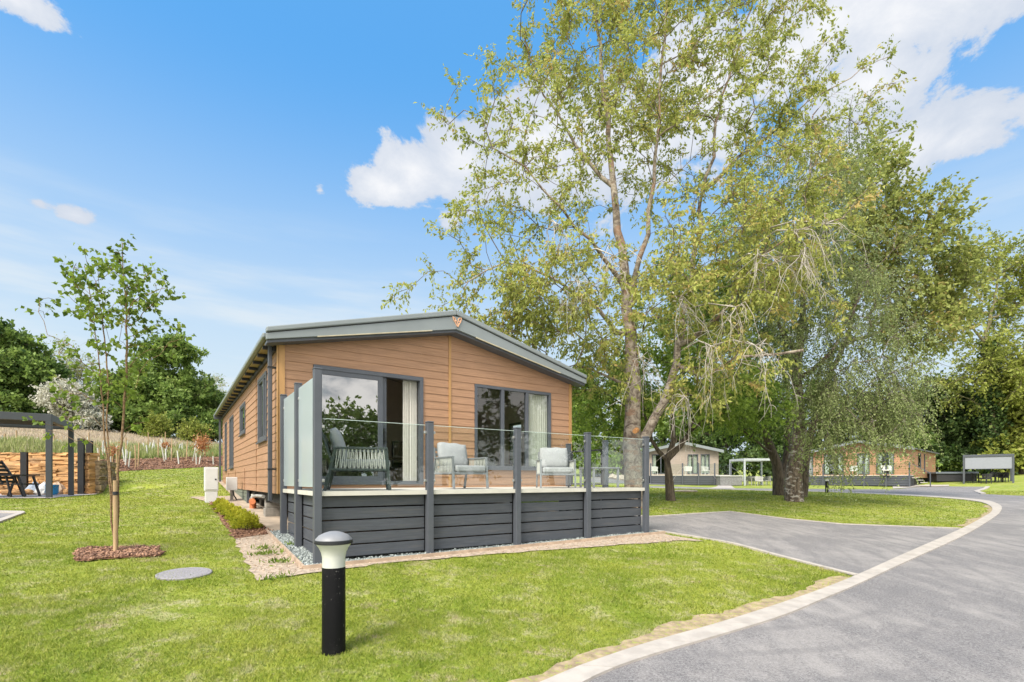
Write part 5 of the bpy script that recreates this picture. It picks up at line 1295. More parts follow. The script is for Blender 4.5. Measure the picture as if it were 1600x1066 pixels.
# young staked tree
bp_ = at(181, 862); Z = bp_[1]; v = lambda px, py, dy=0: V3(px, py, Z, dy)
stems = [([bp_, v(184, 800), v(184, 740), v(190, 690), v(194, 640), v(198, 560), v(197, 480), v(192, 420), v(191, 380)], .026, .006),
         ([bp_, v(174, 800), v(171, 740), v(164, 690), v(160, 620), v(152, 540), v(142, 470), v(132, 415)], .016, .005), ([bp_, v(178, 800), v(172, 730), v(166, 660), v(170, 600), v(160, 500), v(150, 440)], .014, .005)]
ex = [v(px, py, d_) for px, py, d_ in [(190, 378, 0), (100, 428, .2), (132, 390, -.2), (96, 412, .1), (62, 468, 0), (70, 497, .2), (74, 523, -.2), (90, 470, .3), (250, 420, .1), (258, 440, .2), (262, 450, -.2), (246, 484, .2), (278, 508, .1), (284, 528, -.1), (278, 542, .2), (266, 510, .3),
      (215, 440, -.3), (228, 430, .3), (120, 440, .3), (110, 600, .2), (80, 590, .3), (60, 660, -.2), (75, 672, .2), (100, 650, .3), (225, 660, .2), (215, 668, -.3), (120, 690, .3), (245, 460, 0), (206, 470, .4), (170, 400, 0)]]
bl_ = [B3(165, 460, 65, 60, Z, .55, 1.3), B3(160, 560, 60, 60, Z, .6, 1.0), B3(215, 490, 55, 60, Z, .5, 1.2), B3(205, 590, 45, 50, Z, .5, .5), B3(125, 620, 40, 50, Z, .5, .45), B3(190, 430, 45, 40, Z, .4, .8)]
tree('slender young multi stemmed tree with sparse round leaves staked in the left lawn', bp_, stems, bl_, 150, 2, 5, .22, .074, .95, L_YOUNG, B_YOUNG, 61, hang=.6, bf=.5, tipr=.0028, wig=.08, sides=6, seg=.14, twr=.0018, extra=ex, shell=.2, tint_mu=.42, tint_sd=.25, expo=2.3, shoot=.35, jit=.15)
t = thing('tree_stake', 'round pale timber stake strapped to the young tree in the mulch', 'tree stake', (bp_[0] + .05, bp_[1] - .07, bp_[2] - .03))
MB().tube([(0, 0, -.05), (.0, 0, .5), (-.005, 0, 1.12)], [.031, .030, .029], 14).build('post', PINE, t, smooth=True)
MB().lathe([(.033, .90), (.038, .90), (.038, .95), (.033, .95)], 16).build('strap', BLACKM, t)

# clipped box bushes along the lodge wall
hp = [(345, 793, .19), (352, 799, .20), (361, 804, .20), (368, 811, .21), (377, 817, .22), (386, 825, .26)]
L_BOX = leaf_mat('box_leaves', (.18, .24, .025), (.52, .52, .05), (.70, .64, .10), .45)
hl = ['farthest bush of the low clipped hedge beside the lodge', 'second farthest bush of the low clipped hedge', 'third farthest bush of the low clipped hedge', 'third nearest bush of the low clipped hedge', 'second nearest bush of the low clipped hedge', 'nearest and largest bush at the front end of the low clipped hedge']
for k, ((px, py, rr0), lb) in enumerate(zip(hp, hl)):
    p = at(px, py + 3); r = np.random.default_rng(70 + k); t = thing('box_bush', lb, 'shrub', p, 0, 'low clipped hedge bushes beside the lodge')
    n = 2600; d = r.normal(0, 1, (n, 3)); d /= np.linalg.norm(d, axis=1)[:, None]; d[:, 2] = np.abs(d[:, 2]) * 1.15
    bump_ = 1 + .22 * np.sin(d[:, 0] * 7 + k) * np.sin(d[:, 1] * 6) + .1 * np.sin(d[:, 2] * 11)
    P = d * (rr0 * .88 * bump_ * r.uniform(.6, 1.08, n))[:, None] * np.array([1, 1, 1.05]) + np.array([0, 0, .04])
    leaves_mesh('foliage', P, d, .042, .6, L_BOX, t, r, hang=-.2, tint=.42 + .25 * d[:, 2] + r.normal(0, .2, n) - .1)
    ch = [(np.array([[0, 0, -.03], d[q] * rr0 * .5, d[q] * rr0 * .95]), np.array([.01, .006, .003])) for q in range(14)]
    V_, F_ = tubes(ch, 5); np_mesh('stems', V_, F_, 4, B_DARK, t)
# weeds on the bare soil
for k, (px, py) in enumerate([(412, 858), (425, 866), (438, 880), (452, 853), (404, 868), (434, 905)]):
    p = at(px, py); r = np.random.default_rng(90 + k); t = thing('weed', ['straggly weed in the middle of the bare soil left of the deck', 'straggly weed just below the middle one on the bare soil', 'straggly weed close to the front post of the deck', 'highest straggly weed on the bare soil beside the timber edging', 'straggly weed at the lawn side of the bare soil', 'straggly weed lowest on the bare soil near the lawn corner'][k], 'weed', p, 0, 'weeds on the bare soil')
    n = 60; P = r.normal(0, 1, (n, 3)) * np.array([.10, .10, .0]) + np.array([0, 0, .01]); leaves_mesh('foliage', P, r.normal(0, .6, (n, 3)) + [0, 0, .8], .08, .25, L_YOUNG, t, r, hang=0, tint=r.normal(.4, .2, n))

# ------------------------------------------------------------------ left pergola and its terrace
def pergola(label, cx, cy, rz, w_, d_, h, m, base, blind=False, slats=True, group=None):
    t = thing('pergola', label, 'pergola', (cx, cy, base), rz, group); b = .13
    for sx in (-1, 1):
        for sy in (-1, 1): MB().bb(sx * w_ / 2 - b / 2, sx * w_ / 2 + b / 2, sy * d_ / 2 - b / 2, sy * d_ / 2 + b / 2, -.1, h - .20).build('post', m, t, bevel=.006)
    mb = MB()
    for sy in (-1, 1): mb.bb(-w_ / 2 - b / 2, w_ / 2 + b / 2, sy * d_ / 2 - b / 2, sy * d_ / 2 + b / 2, h - .2, h)
    for sx in (-1, 1): mb.bb(sx * w_ / 2 - b / 2, sx * w_ / 2 + b / 2, -d_ / 2 + b / 2, d_ / 2 - b / 2, h - .2, h - .002)
    mb.build('roof_frame', m, t, bevel=.006)
    mb = MB()
    n = int(d_ / .2)
    for k in range(n): y = -d_ / 2 + .1 + k * (d_ - .2) / n; mb.beam((-w_ / 2 + .07, y + .08, h - .10), (w_ / 2 - .07, y + .08, h - .10), .20, .02)
    mb.build('roof_slats', DARKU if m in (ANTH, ANTHP) else m, t)
    if blind:
        MB().bb(-w_ / 2 + .08, w_ / 2 - .08, -d_ / 2 - .01, -d_ / 2 + .01, h - 1.22, h - .21).build('blind', mat('pale_grey_blind', (.26, .275, .31), .7, .03), t)
        MB().bb(-w_ / 2 + .08, w_ / 2 - .08, -d_ / 2 - .02, -d_ / 2 + .02, h - 1.26, h - 1.222).build('blind_bar', m, t)
    return t
pz = 1.02; pc = (-12.85, 14.1)
rzp = math.atan2(2.35, -1.43) - math.pi / 2       # direction from the front post to the rear post
ux, uy = math.cos(rzp), math.sin(rzp); dx_, dy_ = -math.sin(rzp), math.cos(rzp)
Wp, Dp = 4.2, 2.75
pergola('anthracite louvred pergola over the patio at the left edge', pc[0] - ux * Wp / 2 + dx_ * Dp / 2, pc[1] - uy * Wp / 2 + dy_ * Dp / 2, rzp, Wp, Dp, 2.32, ANTHP, pz)
for k, (px, Zq, h) in enumerate([(127, 17.9, 2.0), (140, 18.5, 1.95), (38, 17.6, 1.5)]):
    x, y = atz(px, Zq); t = thing('steel_post', ['black steel fence post just right of the rear pergola post', 'rightmost black steel fence post where the lawn begins', 'short black steel post standing against the ochre stone wall'][k], 'post', (x, y, g(x, y) - .02), R(20), 'black steel posts of the ochre wall')
    MB().bb(-.065, .065, -.055, .055, -.1, h).bb(-.085, .085, .056, .068, -.1, h).bb(-.085, .085, -.068, -.056, -.1, h).build('post', BLACKM, t)
# rough ochre wall: uneven courses of stone
def stone_wall(label, P0, P1, z0, h, m, th=.4, seed=1, course=.16):
    r = np.random.default_rng(seed); t = thing('stone_wall', label, 'wall', (P0[0], P0[1], z0), math.atan2(P1[1] - P0[1], P1[0] - P0[0])); L = math.dist(P0, P1); mb = MB(); z = 0; mt = [m]
    while z < h:
        c = course * r.uniform(.6, 1.3); x = 0
        while x < L:
            l = r.uniform(.2, .75); d_ = r.normal(0, .022); x2 = min(L, x + l)
            i = len(mb.v); j = lambda: r.normal(0, .012)
            mb.box(((x + x2) / 2, d_, z + c / 2), (x2 - x + .01, th, c + .006)); mb.v[i:] = [(a + j(), b + j(), cc + j()) for a, b, cc in mb.v[i:]]; x = x2
        z += c
    mb.build('stonework', m, t, bevel=.015); return t
stone_wall('rough ochre dry stone retaining wall behind the left patio', (-23, 18.35), (-15.0, 18.2), .9, 1.55, SAND, seed=3, course=.075)
stone_wall('short grey brown stone return wall between the two black posts at the lawn edge', (-15.05, 18.25), (-15.75, 19.9), .95, 1.25, mat('grey_brown_stone', (.28, .21, .13), .95, .45, 6, bump=1, bscale=12), seed=4, course=.08)
# black reclining garden chair
px_, py_ = atz(28, 15.0)
rc = thing('reclining_chair', 'black slatted reclining garden chair under the left pergola', 'reclining chair', (px_, py_, pz + .01), R(100)); BP = mat('black_plastic', (.018, .019, .021), .4)
for sx in (-1, 1):
    MB().beam((sx * .29, .45, .0), (sx * .29, .25, .62), .05, .05).build('leg', BP, rc); MB().beam((sx * .29, -.38, .0), (sx * .29, -.20, .60), .05, .05).build('leg', BP, rc)
    MB().beam((sx * .31, -.35, .63), (sx * .31, .40, .63), .07, .035).build('armrest', BP, rc)
mb = MB(); mb.beam((-.27, .2, .38), (-.27, .62, 1.05), .05, .05); mb.beam((.27, .2, .38), (.27, .62, 1.05), .05, .05)
for k in range(6): f = (k + .5) / 6; mb.beam((-.27, .2 + .42 * f, .38 + .67 * f), (.27, .2 + .42 * f, .38 + .67 * f), .02, .075)
mb.build('backrest', BP, rc)
mb = MB()
for k in range(6): mb.bb(-.27, .27, -.34 + k * .1, -.27 + k * .1, .36, .385)
mb.bb(-.29, -.25, -.36, .3, .34, .385); mb.bb(.25, .29, -.36, .3, .34, .385); mb.build('seat', BP, rc)
px_, py_ = atz(2, 14.6)
t = thing('garden_table', 'low black garden table beside the black reclining chair', 'table', (px_, py_, pz + .01), R(20))
mb = MB()
for k in range(7): mb.bb(-.42, .42, -.36 + k * .105, -.27 + k * .105, .60, .62)
mb.build('tabletop', BP, t)
for sx in (-1, 1):
    for sy in (-1, 1): MB().beam((sx * .36, sy * .3, 0), (sx * .2, sy * .2, .6), .04, .04).build('leg', BP, t)
px_, py_ = atz(81.5, 16.9)
bu = thing('bucket', 'bright blue bucket behind the front pergola post', 'bucket', (px_, py_, pz + .01)); BLUE = mat('blue_plastic', (.02, .22, .48), .4)
mb = MB().lathe([(.14, 0), (.175, .30), (.185, .31), (.185, .33), (.17, .33), (.165, .05), (.02, .04)], 24); mb.build('bucket_body', BLUE, bu, smooth=True)
MB().tube([(-.18, 0, .31), (-.15, -.08, .22), (0, -.15, .17), (.15, -.08, .22), (.18, 0, .31)], .006, 6).build('handle', STEEL, bu)
for k, (px, Zq, cc, lb) in enumerate([(70, 17.0, (.62, .62, .60), 'crumpled white sack left of the blue bucket'), (55, 17.2, (.30, .36, .45), 'crumpled blue grey sheet left of the white sack'), (90, 17.6, (.48, .36, .26), 'brown rubble sack right of the blue bucket')]):
    x, y = atz(px, Zq); r = np.random.default_rng(k); me = MB(); n = 14
    prof = [(.20, 0), (.26, .06), (.24, .18), (.17, .30), (.08, .38), (.01, .40)]; me.lathe(prof, n); me.v = [(a * (1 + r.normal(0, .14)), b * (1 + r.normal(0, .14)) * .8, c_ * (1 + r.normal(0, .08))) for a, b, c_ in me.v]
    o = me.build('sack', mat('sack_cloth', cc, .9, .15, 6, bump=.6, bscale=10)); o.location = (x, y, pz + .01); tag(o, lb, 'sack')
for k, (px, Zq) in enumerate([(12, 16.5), (30, 16.6), (44, 16.9), (100, 17.9), (62, 17.6), (20, 17.3), (107, 17.6)]):
    x, y = atz(px, Zq); r = np.random.default_rng(40 + k); me = MB().lathe([(.12, 0), (.17, .07), (.12, .15), (.02, .18)], 7); me.v = [(a * (1 + r.normal(0, .2)) * 1.3, b * (1 + r.normal(0, .2)), c_ * (1 + r.normal(0, .1))) for a, b, c_ in me.v]
    o = me.build('boulder', SAND); o.location = (x, y, pz + .01); o.rotation_euler = (0, 0, k); tag(o, 'loose rough brown stone at the foot of the ochre wall, ' + ['second from the left', 'fourth from the left', 'fifth from the left', 'second from the right', 'left of the sacks', 'third from the left', 'rightmost'][k], 'stone', 'loose stones by the ochre wall')

# ------------------------------------------------------------------ planted bank: stakes, guards, grasses
st0 = thing('planting_stake', 'pale pine stake standing in the planted bank', 'stake', (0, 0, 0), 0, 'pine stakes on the planted bank')
MB().tube([(0, 0, -.1), (0, 0, 1.15)], [.035, .033], 8).build('post', PINE, st0)
gd0 = thing('tree_guard', 'pale spiral tree guard on a thin cane in the planted bank', 'tree guard', (0, 0, 0), 0, 'pale tree guards on the planted bank')
MB().tube([(0, 0, -.05), (0.01, 0, .62)], [.035, .032], 8).build('guard', GUARD, gd0); MB().tube([(.03, 0, -.05), (.035, 0, .85)], .008, 5).build('cane', PINE, gd0)
r = np.random.default_rng(12)
def place(root, used, x, y, rz, label, group, tilt=0, s=1):
    if not used: root.location = (x, y, g(x, y)); o = root
    else: o = dup(root, (x, y, g(x, y)), rz, label, group)
    o.rotation_euler = (r.normal(0, tilt), r.normal(0, tilt), rz); o.scale = (1, 1, s); return o
stk = [(28, 705, 21), (122/4.44*1, 700, 21)]
SPX = [(6, 24, .95), (27, 24, 1.15), (84, 24.5, 1.1), (120, 24, 1.1), (155, 23, 1.0), (176, 26, .8), (197, 28, 1.15), (212, 27, 1.1), (216, 27.5, 1.15), (247, 31, 1.0), (268, 31, 1.2), (291, 32, 1.15), (232, 38, 1), (320, 35, 1), (258, 42, 1), (308, 44, 1), (182, 24.5, .9), (140, 30, 1)]
ORD = ['leftmost', 'second', 'third', 'fourth', 'fifth', 'sixth', 'seventh', 'eighth', 'ninth', 'tenth', 'eleventh', 'twelfth', 'thirteenth', 'fourteenth', 'fifteenth', 'sixteenth', 'seventeenth', 'rightmost']
used = False
for oi, (px, Zq, s) in enumerate(sorted(SPX)):
    x, y = atz(px, Zq); lb = 'pale pine stake on the planted bank, ' + (ORD[oi] + ' from the left' if 0 < oi < 17 else ORD[oi] + ' of the row'); o_ = place(st0, used, x, y, r.uniform(0, 6), lb, st0['group'], .03, s); o_['label'] = lb; used = True
used = False
for k in range(150):
    Zq = r.uniform(23.5, 40); px = r.uniform(-10, 340); x, y = atz(px, Zq)
    if not inpoly(np.array([x]), np.array([y]), BANKPOLY)[0] or seg_dist(np.array([x]), np.array([y]), BANK)[0] < .5 or seg_dist(np.array([x]), np.array([y]), BANK)[0] > 7: continue
    place(gd0, used, x, y, r.uniform(0, 6), gd0['label'], gd0['group'], .12, r.uniform(.9, 1.5)); used = True
# bronze leaved saplings
L_BRONZE = leaf_mat('bronze_leaves', (.28, .10, .04), (.48, .22, .10), (.60, .36, .16), .3)
for k, (px, Zq, hh, nn, lb) in enumerate([(316, 33, 1.5, 900, 'orange brown leaved sapling at the right end of the planted bank'), (178, 26, 1.1, 220, 'orange brown leaved sapling behind the stems of the young tree'), (260, 33, .8, 250, 'small orange brown sapling in the middle of the planted bank')]):
    x, y = atz(px, Zq); t = thing('sapling', lb, 'sapling', (x, y, g(x, y))); rr_ = np.random.default_rng(k + 500)
    P = rr_.normal(0, 1, (nn, 3)) * np.array([.22, .22, .26]) * hh / 1.5 + np.array([0, 0, hh * .8]); leaves_mesh('foliage', P, rr_.normal(0, 1, (nn, 3)), .11, .6, L_BRONZE, t, rr_, hang=.3, tint=rr_.normal(.5, .25, nn))
    MB().tube([(0, 0, -.05), (0, 0, hh)], .02, 6).build('stem', B_DARK, t)
# tall meadow grass (uncountable)
def meadow():
    n = 150000; Y = np.where(r.uniform(0, 1, n) < .12, r.uniform(18.7, 24, n), r.uniform(20, 62, n)); X = Y * r.uniform(-1.08, -.50, n); dd = seg_dist(X, Y, BANK); ok = inpoly(X, Y, BANKPOLY) & ((dd > 2.4) | (Y < 22.5) & (dd > .3)); X, Y, dd = X[ok], Y[ok], dd[ok]; n = len(X); Z = G(X, Y) - .02
    f = fld(X, Y, .6, 9); h = r.uniform(.15, .5, n) * (1 + .5 * f.clip(-.8, 1)); a = r.uniform(0, 6.28, n); wd = .018 + .0006 * Y; la = r.uniform(0, 6.28, n); ln = h * r.uniform(.1, .5, n)
    p0 = np.stack([X - np.cos(a) * wd, Y - np.sin(a) * wd, Z], 1); p1 = np.stack([X + np.cos(a) * wd, Y + np.sin(a) * wd, Z], 1); p2 = np.stack([X + np.cos(la) * ln, Y + np.sin(la) * ln, Z + h], 1)
    o = np_mesh('meadow_grass', np.stack([p0, p1, p2], 1).reshape(-1, 3), np.arange(n * 3).reshape(-1, 3), 3, leaf_mat('meadow_blades', (.18, .25, .06), (.36, .38, .15), (.58, .48, .36), .3), tint=np.repeat((.35 + .45 * np.clip(f, -1, 1) * .8 + .8 * sst(dd, 5, 12) + r.normal(0, .2, n)).clip(0, 1), 3), kind='stuff'); o['label'] = 'tall pale seeding grass covering the meadow bank'
meadow()

# ------------------------------------------------------------------ far lodges
def far_lodge(label, dlabel, loc, rz, W, L, clad, name_seed, deckh=.95, wins=(), side=1, deckd=2.6, screens=False):
    x, y, z = loc; t = thing('timber_lodge', label, 'lodge', (x, y, z), rz); He, Ha = 3.25, 4.05; zb = .75
    top = lambda u: He + (Ha - He) * (1 - abs(u) / (W / 2))
    mb = MB(); clad_wall(mb, 'x', 0, -W / 2, W / 2, zb, top, list(wins), board=.2); mb.build('front_wall', clad, t)
    mb = MB(); clad_wall(mb, 'y', side * W / 2, 0, L, zb, lambda a: He, [(3.2, 4.6, 1.7, 3.0), (6.2, 6.7, 1.2, 3.0)], board=.2, outward=side); mb.build('side_wall', clad, t)
    mb = MB(); clad_wall(mb, 'y', -side * W / 2, 0, L, zb, lambda a: He, [], board=.2, outward=-side); mb.build('side_wall', clad, t)
    for o in [(3.2, 4.6, 1.7, 3.0), (6.2, 6.7, 1.2, 3.0)]:
        pos = side * W / 2; f = MB()
        f.bb(pos - .05, pos + .03, o[0], o[0] + .06, o[2], o[3]); f.bb(pos - .05, pos + .03, o[1] - .06, o[1], o[2], o[3]); f.bb(pos - .05, pos + .03, o[0] + .06, o[1] - .06, o[3] - .06, o[3]); f.bb(pos - .05, pos + .03, o[0] + .06, o[1] - .06, o[2], o[2] + .06)
        w_ = f.build('window', ANTH, t); MB().bb(pos - .02, pos - .01, o[0] + .06, o[1] - .06, o[2] + .06, o[3] - .06).build('pane', SIDEGLASS, w_)
    mb = MB(); mb.bb(-W / 2 + .15, W / 2 - .15, .25, L - .2, .05, zb + .2); mb.bb(-W / 2 + .12, W / 2 - .12, 3.5, 3.55, zb, He - .1); mb.build('core', DARKU, t)
    for o in wins:
        f = MB(); m_ = (o[0] + o[1]) / 2
        for c0, c1, d0, d1 in ((o[0], o[0] + .07, o[2], o[3]), (o[1] - .07, o[1], o[2], o[3]), (o[0] + .07, o[1] - .07, o[3] - .07, o[3]), (o[0] + .07, o[1] - .07, o[2], o[2] + .07), (m_ - .04, m_ + .04, o[2] + .07, o[3] - .07)): f.bb(c0, c1, -.04, .04, d0, d1)
        w_ = f.build('window', ANTH, t); f = MB(); f.bb(o[0] + .07, m_ - .04, -.01, .0, o[2] + .07, o[3] - .07); f.bb(m_ + .04, o[1] - .07, -.01, .0, o[2] + .07, o[3] - .07); f.build('pane', GLASS, w_)
        f = MB()
        for s0, s1 in ((o[0] + .08, o[0] + .4), (o[1] - .4, o[1] - .08)): f.bb(s0, s1, .12, .17, o[2], o[3] - .1)
        f.build('curtain', CURT, w_)
    mb = MB()
    for a, b in ((-W / 2 - .3, 0), (0, W / 2 + .3)):
        q = lambda u: top(u) if abs(u) <= W / 2 else He - .04
        mb.prism([(a, -.5, q(a)), (b, -.5, q(b)), (b, -.5, q(b) + .12), (a, -.5, q(a) + .12)], (0, L + .8, 0))
    mb.build('roof', mat('far_roof', (.13, .14, .145), .5), t)
    mb = MB()
    for a, b in ((-W / 2 - .32, 0), (0, W / 2 + .32)):
        q = lambda u: top(u) if abs(u) <= W / 2 else He - .04
        mb.prism([(a, -.54, q(a) - .10), (b, -.54, q(b) - .10), (b, -.54, q(b) + .17), (a, -.54, q(a) + .17)], (0, .035, 0))
    mb.build('fascia', FASC, t)
    d = thing('raised_deck', dlabel, 'deck', (x, y, z), rz); dw0, dw1 = -W / 2 - .1, W / 2 + .25; dy0 = -deckd
    MB().bb(dw0, dw1, dy0, -.03, deckh - .05, deckh).build('deck_boards', DECKEDGE, d)
    for k in range(4): MB().bb(dw0 + .05, dw1 - .05, dy0 + .04, dy0 + .07, deckh - .07 - (k + 1) * .21 + .02, deckh - .07 - k * .21).build('plank', ANTHD, d)
    for k in range(4): MB().bb(dw1 - .08, dw1 - .05, dy0 + .08, -.05, deckh - .07 - (k + 1) * .21 + .02, deckh - .07 - k * .21).build('plank', ANTHD, d)
    n = 5
    for k in range(n + 1):
        u = dw0 + (dw1 - dw0) * k / n; MB().bb(u - .055, u + .055, dy0 - .05, dy0 + .05, -.1, deckh + 1.1).build('post', ANTH, d)
        if k < n: MB().bb(u + .07, u + (dw1 - dw0) / n - .07, dy0 - .005, dy0 + .005, deckh + .07, deckh + 1.02).build('glass_panel', RAILGLASS, d)
    if screens:
        for k in range(2):
            MB().bb(dw0 - .006, dw0 + .006, dy0 + .1 + k * 1.25, dy0 + 1.25 + k * 1.25, deckh + .06, deckh + 1.85).build('privacy_screen', FROST, d)
            MB().bb(dw0 - .05, dw0 + .05, dy0 + 1.27 + k * 1.2, dy0 + 1.37 + k * 1.2, -.1, deckh + 1.9).build('post', ANTH, d)
    sx = dw1
    for k in range(4): MB().bb(sx + .02 + k * .28, sx + .34 + k * .28, dy0 + .9, dy0 + 2.1, deckh - .2 * (k + 1) - .05, deckh - .2 * (k + 1)).build('step', CREAM, d)
    f = MB(); f.beam((sx + .05, dy0 + .88, deckh + .95), (sx + 1.25, dy0 + .88, deckh + .15), .05, .05); f.bb(sx + 1.2, sx + 1.27, dy0 + .85, dy0 + .92, 0, deckh + .15); f.build('handrail', ANTH, d)
    return t, d
# cream lodge
Zq = 49.5; cx, cy = atz(1066, Zq); cz = g(cx, cy - 3)
far_lodge('far cream clad lodge with grey roof seen between the two nearer trunks', 'grey boarded glass railed deck in front of the far cream lodge', (cx, cy, cz), R(-4), 6.9, 12, CREAMW, 1, wins=[(-2.9, -1.2, 1.1, 3.0), (.5, 1.5, 1.1, 3.0), (1.75, 2.6, 1.1, 3.0)], side=1)
cx, cy = 32.0, 46.8; cz2 = g(cx - 2, cy - 2)
far_lodge('far orange timber clad lodge half hidden by the weeping birch', 'grey boarded glass railed deck in front of the far orange lodge', (cx, cy, cz2), R(-47), 7.6, 13, FCLADX, 2, wins=[(-2.9, -1.3, 1.05, 3.0), (-.2, .8, 1.05, 3.0), (1.3, 2.6, 1.05, 3.0)], side=1, screens=True, deckd=2.3)
# rattan and lounge chairs of the far lodges
def tubchair(label, p, rz, m, group, cat='chair'):
    t = thing('garden_chair', label, cat, p, rz, group)
    MB().bb(-.28, .28, -.28, .28, .36, .46).build('seat', m, t, bevel=.03)
    n = 10; f = MB()
    for k in range(n):
        a = R(-10) + (k + .5) / n * R(200); h = .78 + .08 * math.sin(math.radians((k + .5) / n * 180)); f.beam((math.cos(a) * .29, math.sin(a) * .29, .38), (math.cos(a) * .33, math.sin(a) * .34, h), .10, .03)
    f.build('backrest', m, t)
    for sx in (-1, 1):
        for sy in (-1, 1): MB().bb(sx * .23 - .02, sx * .23 + .02, sy * .23 - .02, sy * .23 + .02, 0, .36).build('leg', m, t)
    return t
WICK = mat('pale_wicker', (.38, .38, .36), .8, .1, 10); BWICK = mat('black_wicker', (.035, .035, .04), .6, .1, 10)
wc = None
for k, (px, Zq, rz, lb) in enumerate([(1162, 47, 60, 'leftmost pale wicker chair under the white framed pergola'), (1172, 48.4, 170, 'second pale wicker chair from the left under the white framed pergola'), (1186, 46.3, 0, 'second pale wicker chair from the right under the white framed pergola'), (1198, 47.6, -80, 'rightmost pale wicker chair under the white framed pergola')]):
    x, y = atz(px, Zq)
    if wc is None: wc = tubchair(lb, (x, y, g(x, y)), R(rz), WICK, 'pale wicker chairs')
    else: dup(wc, (x, y, g(x, y)), R(rz), lb, 'pale wicker chairs')
bc = None
for k, (px, Zq, rz, lb) in enumerate([(1526, 45, 60, 'leftmost black wicker chair under the pergola with the grey blind'), (1541, 43.5, 180, 'second black wicker chair from the left under the pergola with the grey blind'), (1556, 45.6, 0, 'third black wicker chair from the left under the pergola with the grey blind'), (1568, 44, -70, 'rightmost black wicker chair under the pergola with the grey blind')]):
    x, y = atz(px, Zq)
    if bc is None: bc = tubchair(lb, (x, y, g(x, y)), R(rz), BWICK, 'black wicker chairs')
    else: dup(bc, (x, y, g(x, y)), R(rz), lb, 'black wicker chairs')
def table(label, p, w_, d_, h, m, rz=0):
    t = thing('garden_table', label, 'table', p, rz); MB().bb(-w_ / 2, w_ / 2, -d_ / 2, d_ / 2, h - .04, h).build('tabletop', m, t)
    for sx in (-1, 1):
        for sy in (-1, 1): MB().bb(sx * (w_ / 2 - .08) - .03, sx * (w_ / 2 - .08) + .03, sy * (d_ / 2 - .08) - .03, sy * (d_ / 2 - .08) + .03, 0, h - .04).build('leg', m, t)
x, y = atz(1180, 47.4); table('pale dining table under the white framed pergola', (x, y, g(x, y)), 1.2, .9, .74, WICK)
x, y = atz(1548, 44.6); table('black dining table under the pergola with the grey blind', (x, y, g(x, y)), 1.6, .9, .74, BWICK)
x, y = atz(1177, 47.5); pergola('slim pale framed pergola over wicker chairs beyond the lawn', x, y, R(4), 3.1, 2.6, 2.45, mat('pale_frame', (.40, .43, .45), .5), g(x, y))
x, y = atz(1543, 44.8); zz = g(*atz(1543, 43.5)); pergola('anthracite pergola with a lowered pale grey blind near the right edge', x, y, R(-42), 3.1, 3.0, 2.5, ANTH, zz, blind=True)
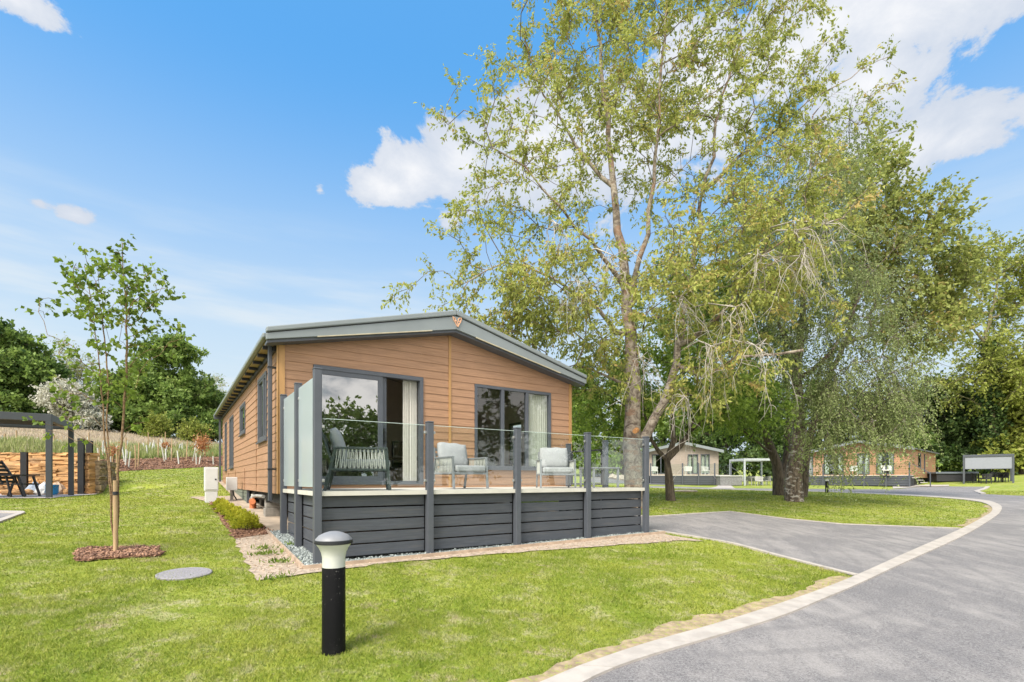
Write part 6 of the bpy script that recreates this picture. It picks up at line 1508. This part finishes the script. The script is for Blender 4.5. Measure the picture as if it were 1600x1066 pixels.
# hot tub and loungers on the far decks
x, y = atz(1137, 46.5); t = thing('hot_tub', 'grey panelled square hot tub beside the steps of the cream lodge', 'hot tub', (x, y, g(x, y)), R(-4)); MB().bb(-.95, .95, -.9, .9, 0, .80).build('tub_cabinet', mat('grey_panel', (.18, .18, .18), .6, .2, 8), t, bevel=.03); MB().bb(-1.0, 1.0, -.95, .95, .803, .92).build('cover', WICK, t, bevel=.03)
x, y = atz(1486, 48.5); t = thing('hot_tub', 'dark panelled hot tub with pale rim right of the orange lodge steps', 'hot tub', (x, y, g(x, y)), R(-14)); MB().bb(-1.6, 1.6, -.9, .9, 0, .72).build('tub_cabinet', BWICK, t, bevel=.03); MB().bb(-1.7, 1.7, -1.0, 1.0, .723, .9).build('cover', mat('tub_cover', (.14, .16, .19), .5), t, bevel=.03)
lc = None
for k, (px, Zq, dz, rz, lb) in enumerate([(1022, 48.3, .95, 10, 'pale lounge chair at the left end of the cream lodge deck'), (1075, 48.0, .95, -10, 'pale lounge chair in the middle of the cream lodge deck'), (1102, 48.0, .95, 20, 'pale lounge chair at the right end of the cream lodge deck'), (1335, 45.2, .95, -40, 'pale lounge chair on the orange lodge deck left of its pair'), (1385, 43.2, .95, -30, 'pale lounge chair on the orange lodge deck right of its pair')]):
    x, y = atz(px, Zq); zq = (cz if px < 1200 else cz2) + dz
    if lc is None: lc = tubchair(lb, (x, y, zq), R(rz), ROPE, 'lounge chairs on the far decks', 'chair')
    else: dup(lc, (x, y, zq), R(rz), lb, 'lounge chairs on the far decks')
# stone slab lying in the lawn and stones by the side road
p = at(1072, 769); o = MB().lathe([(.55, 0), (.62, .05), (.5, .10), (.05, .12)], 9).build('stone_slab', mat('pale_rock', (.42, .35, .28), .9, .25, 5, bump=.6, bscale=15)); o.location = p; o.scale = (1, .6, 1); tag(o, 'flat pale stone slab lying in the lawn near the forked tree', 'stone')
for k, (px, Zq) in enumerate([(964, 60), (970, 59), (977, 58), (984, 57), (958, 62), (990, 56), (972, 61)]):
    x, y = atz(px, Zq); r_ = np.random.default_rng(k); mb = MB().lathe([(.35, 0), (.5, .2), (.35, .5), (.05, .62)], 8); mb.v = [(a * (1 + r_.normal(0, .15)), b * (1 + r_.normal(0, .15)), c_ * (1 + r_.normal(0, .1))) for a, b, c_ in mb.v]
    o = mb.build('boulder', mat('pale_boulder', (.45, .37, .30), .9, .25, 4)); o.location = (x, y, g(x, y) - .05); tag(o, 'pale boulder edging the side road, ' + ['second nearest the deck gate', 'third from the left', 'fifth from the left', 'second from the right', 'leftmost of the row', 'rightmost by the thick trunk', 'fourth from the left'][k], 'stone', 'boulders along the side road')

# trees behind the camera, seen mirrored in the lodge glass
for k, (x, y, H, rx) in enumerate([(17, -10, 8.5, 5), (27, 1, 13, 6.5), (22, -5, 11, 5)]):
    gz = g(x, y); bl_ = [(x + math.cos(a) * rx * .45, y + math.sin(a) * rx * .45, gz + H * f, rx * .5, rx * .5, H * .18) for a, f in ((0, .4), (1.3, .55), (2.5, .45), (3.8, .6), (5, .5), (2, .8))]
    tree(['lower green tree across the road mirrored in the sliding door', 'tall green tree across the road mirrored in the wide window', 'middle green tree across the road right of the viewer'][k], (x, y, gz), [([(x, y, gz), (x, y, gz + H * .5), (x, y, gz + H * .85)], .25, .06)], bl_, 150, 6, 9, 1.3, .34, .6, L_OAK, B_DARK, 600 + k, sides=4, seg=1.2, tipr=.02, twr=.012, group='trees across the road')
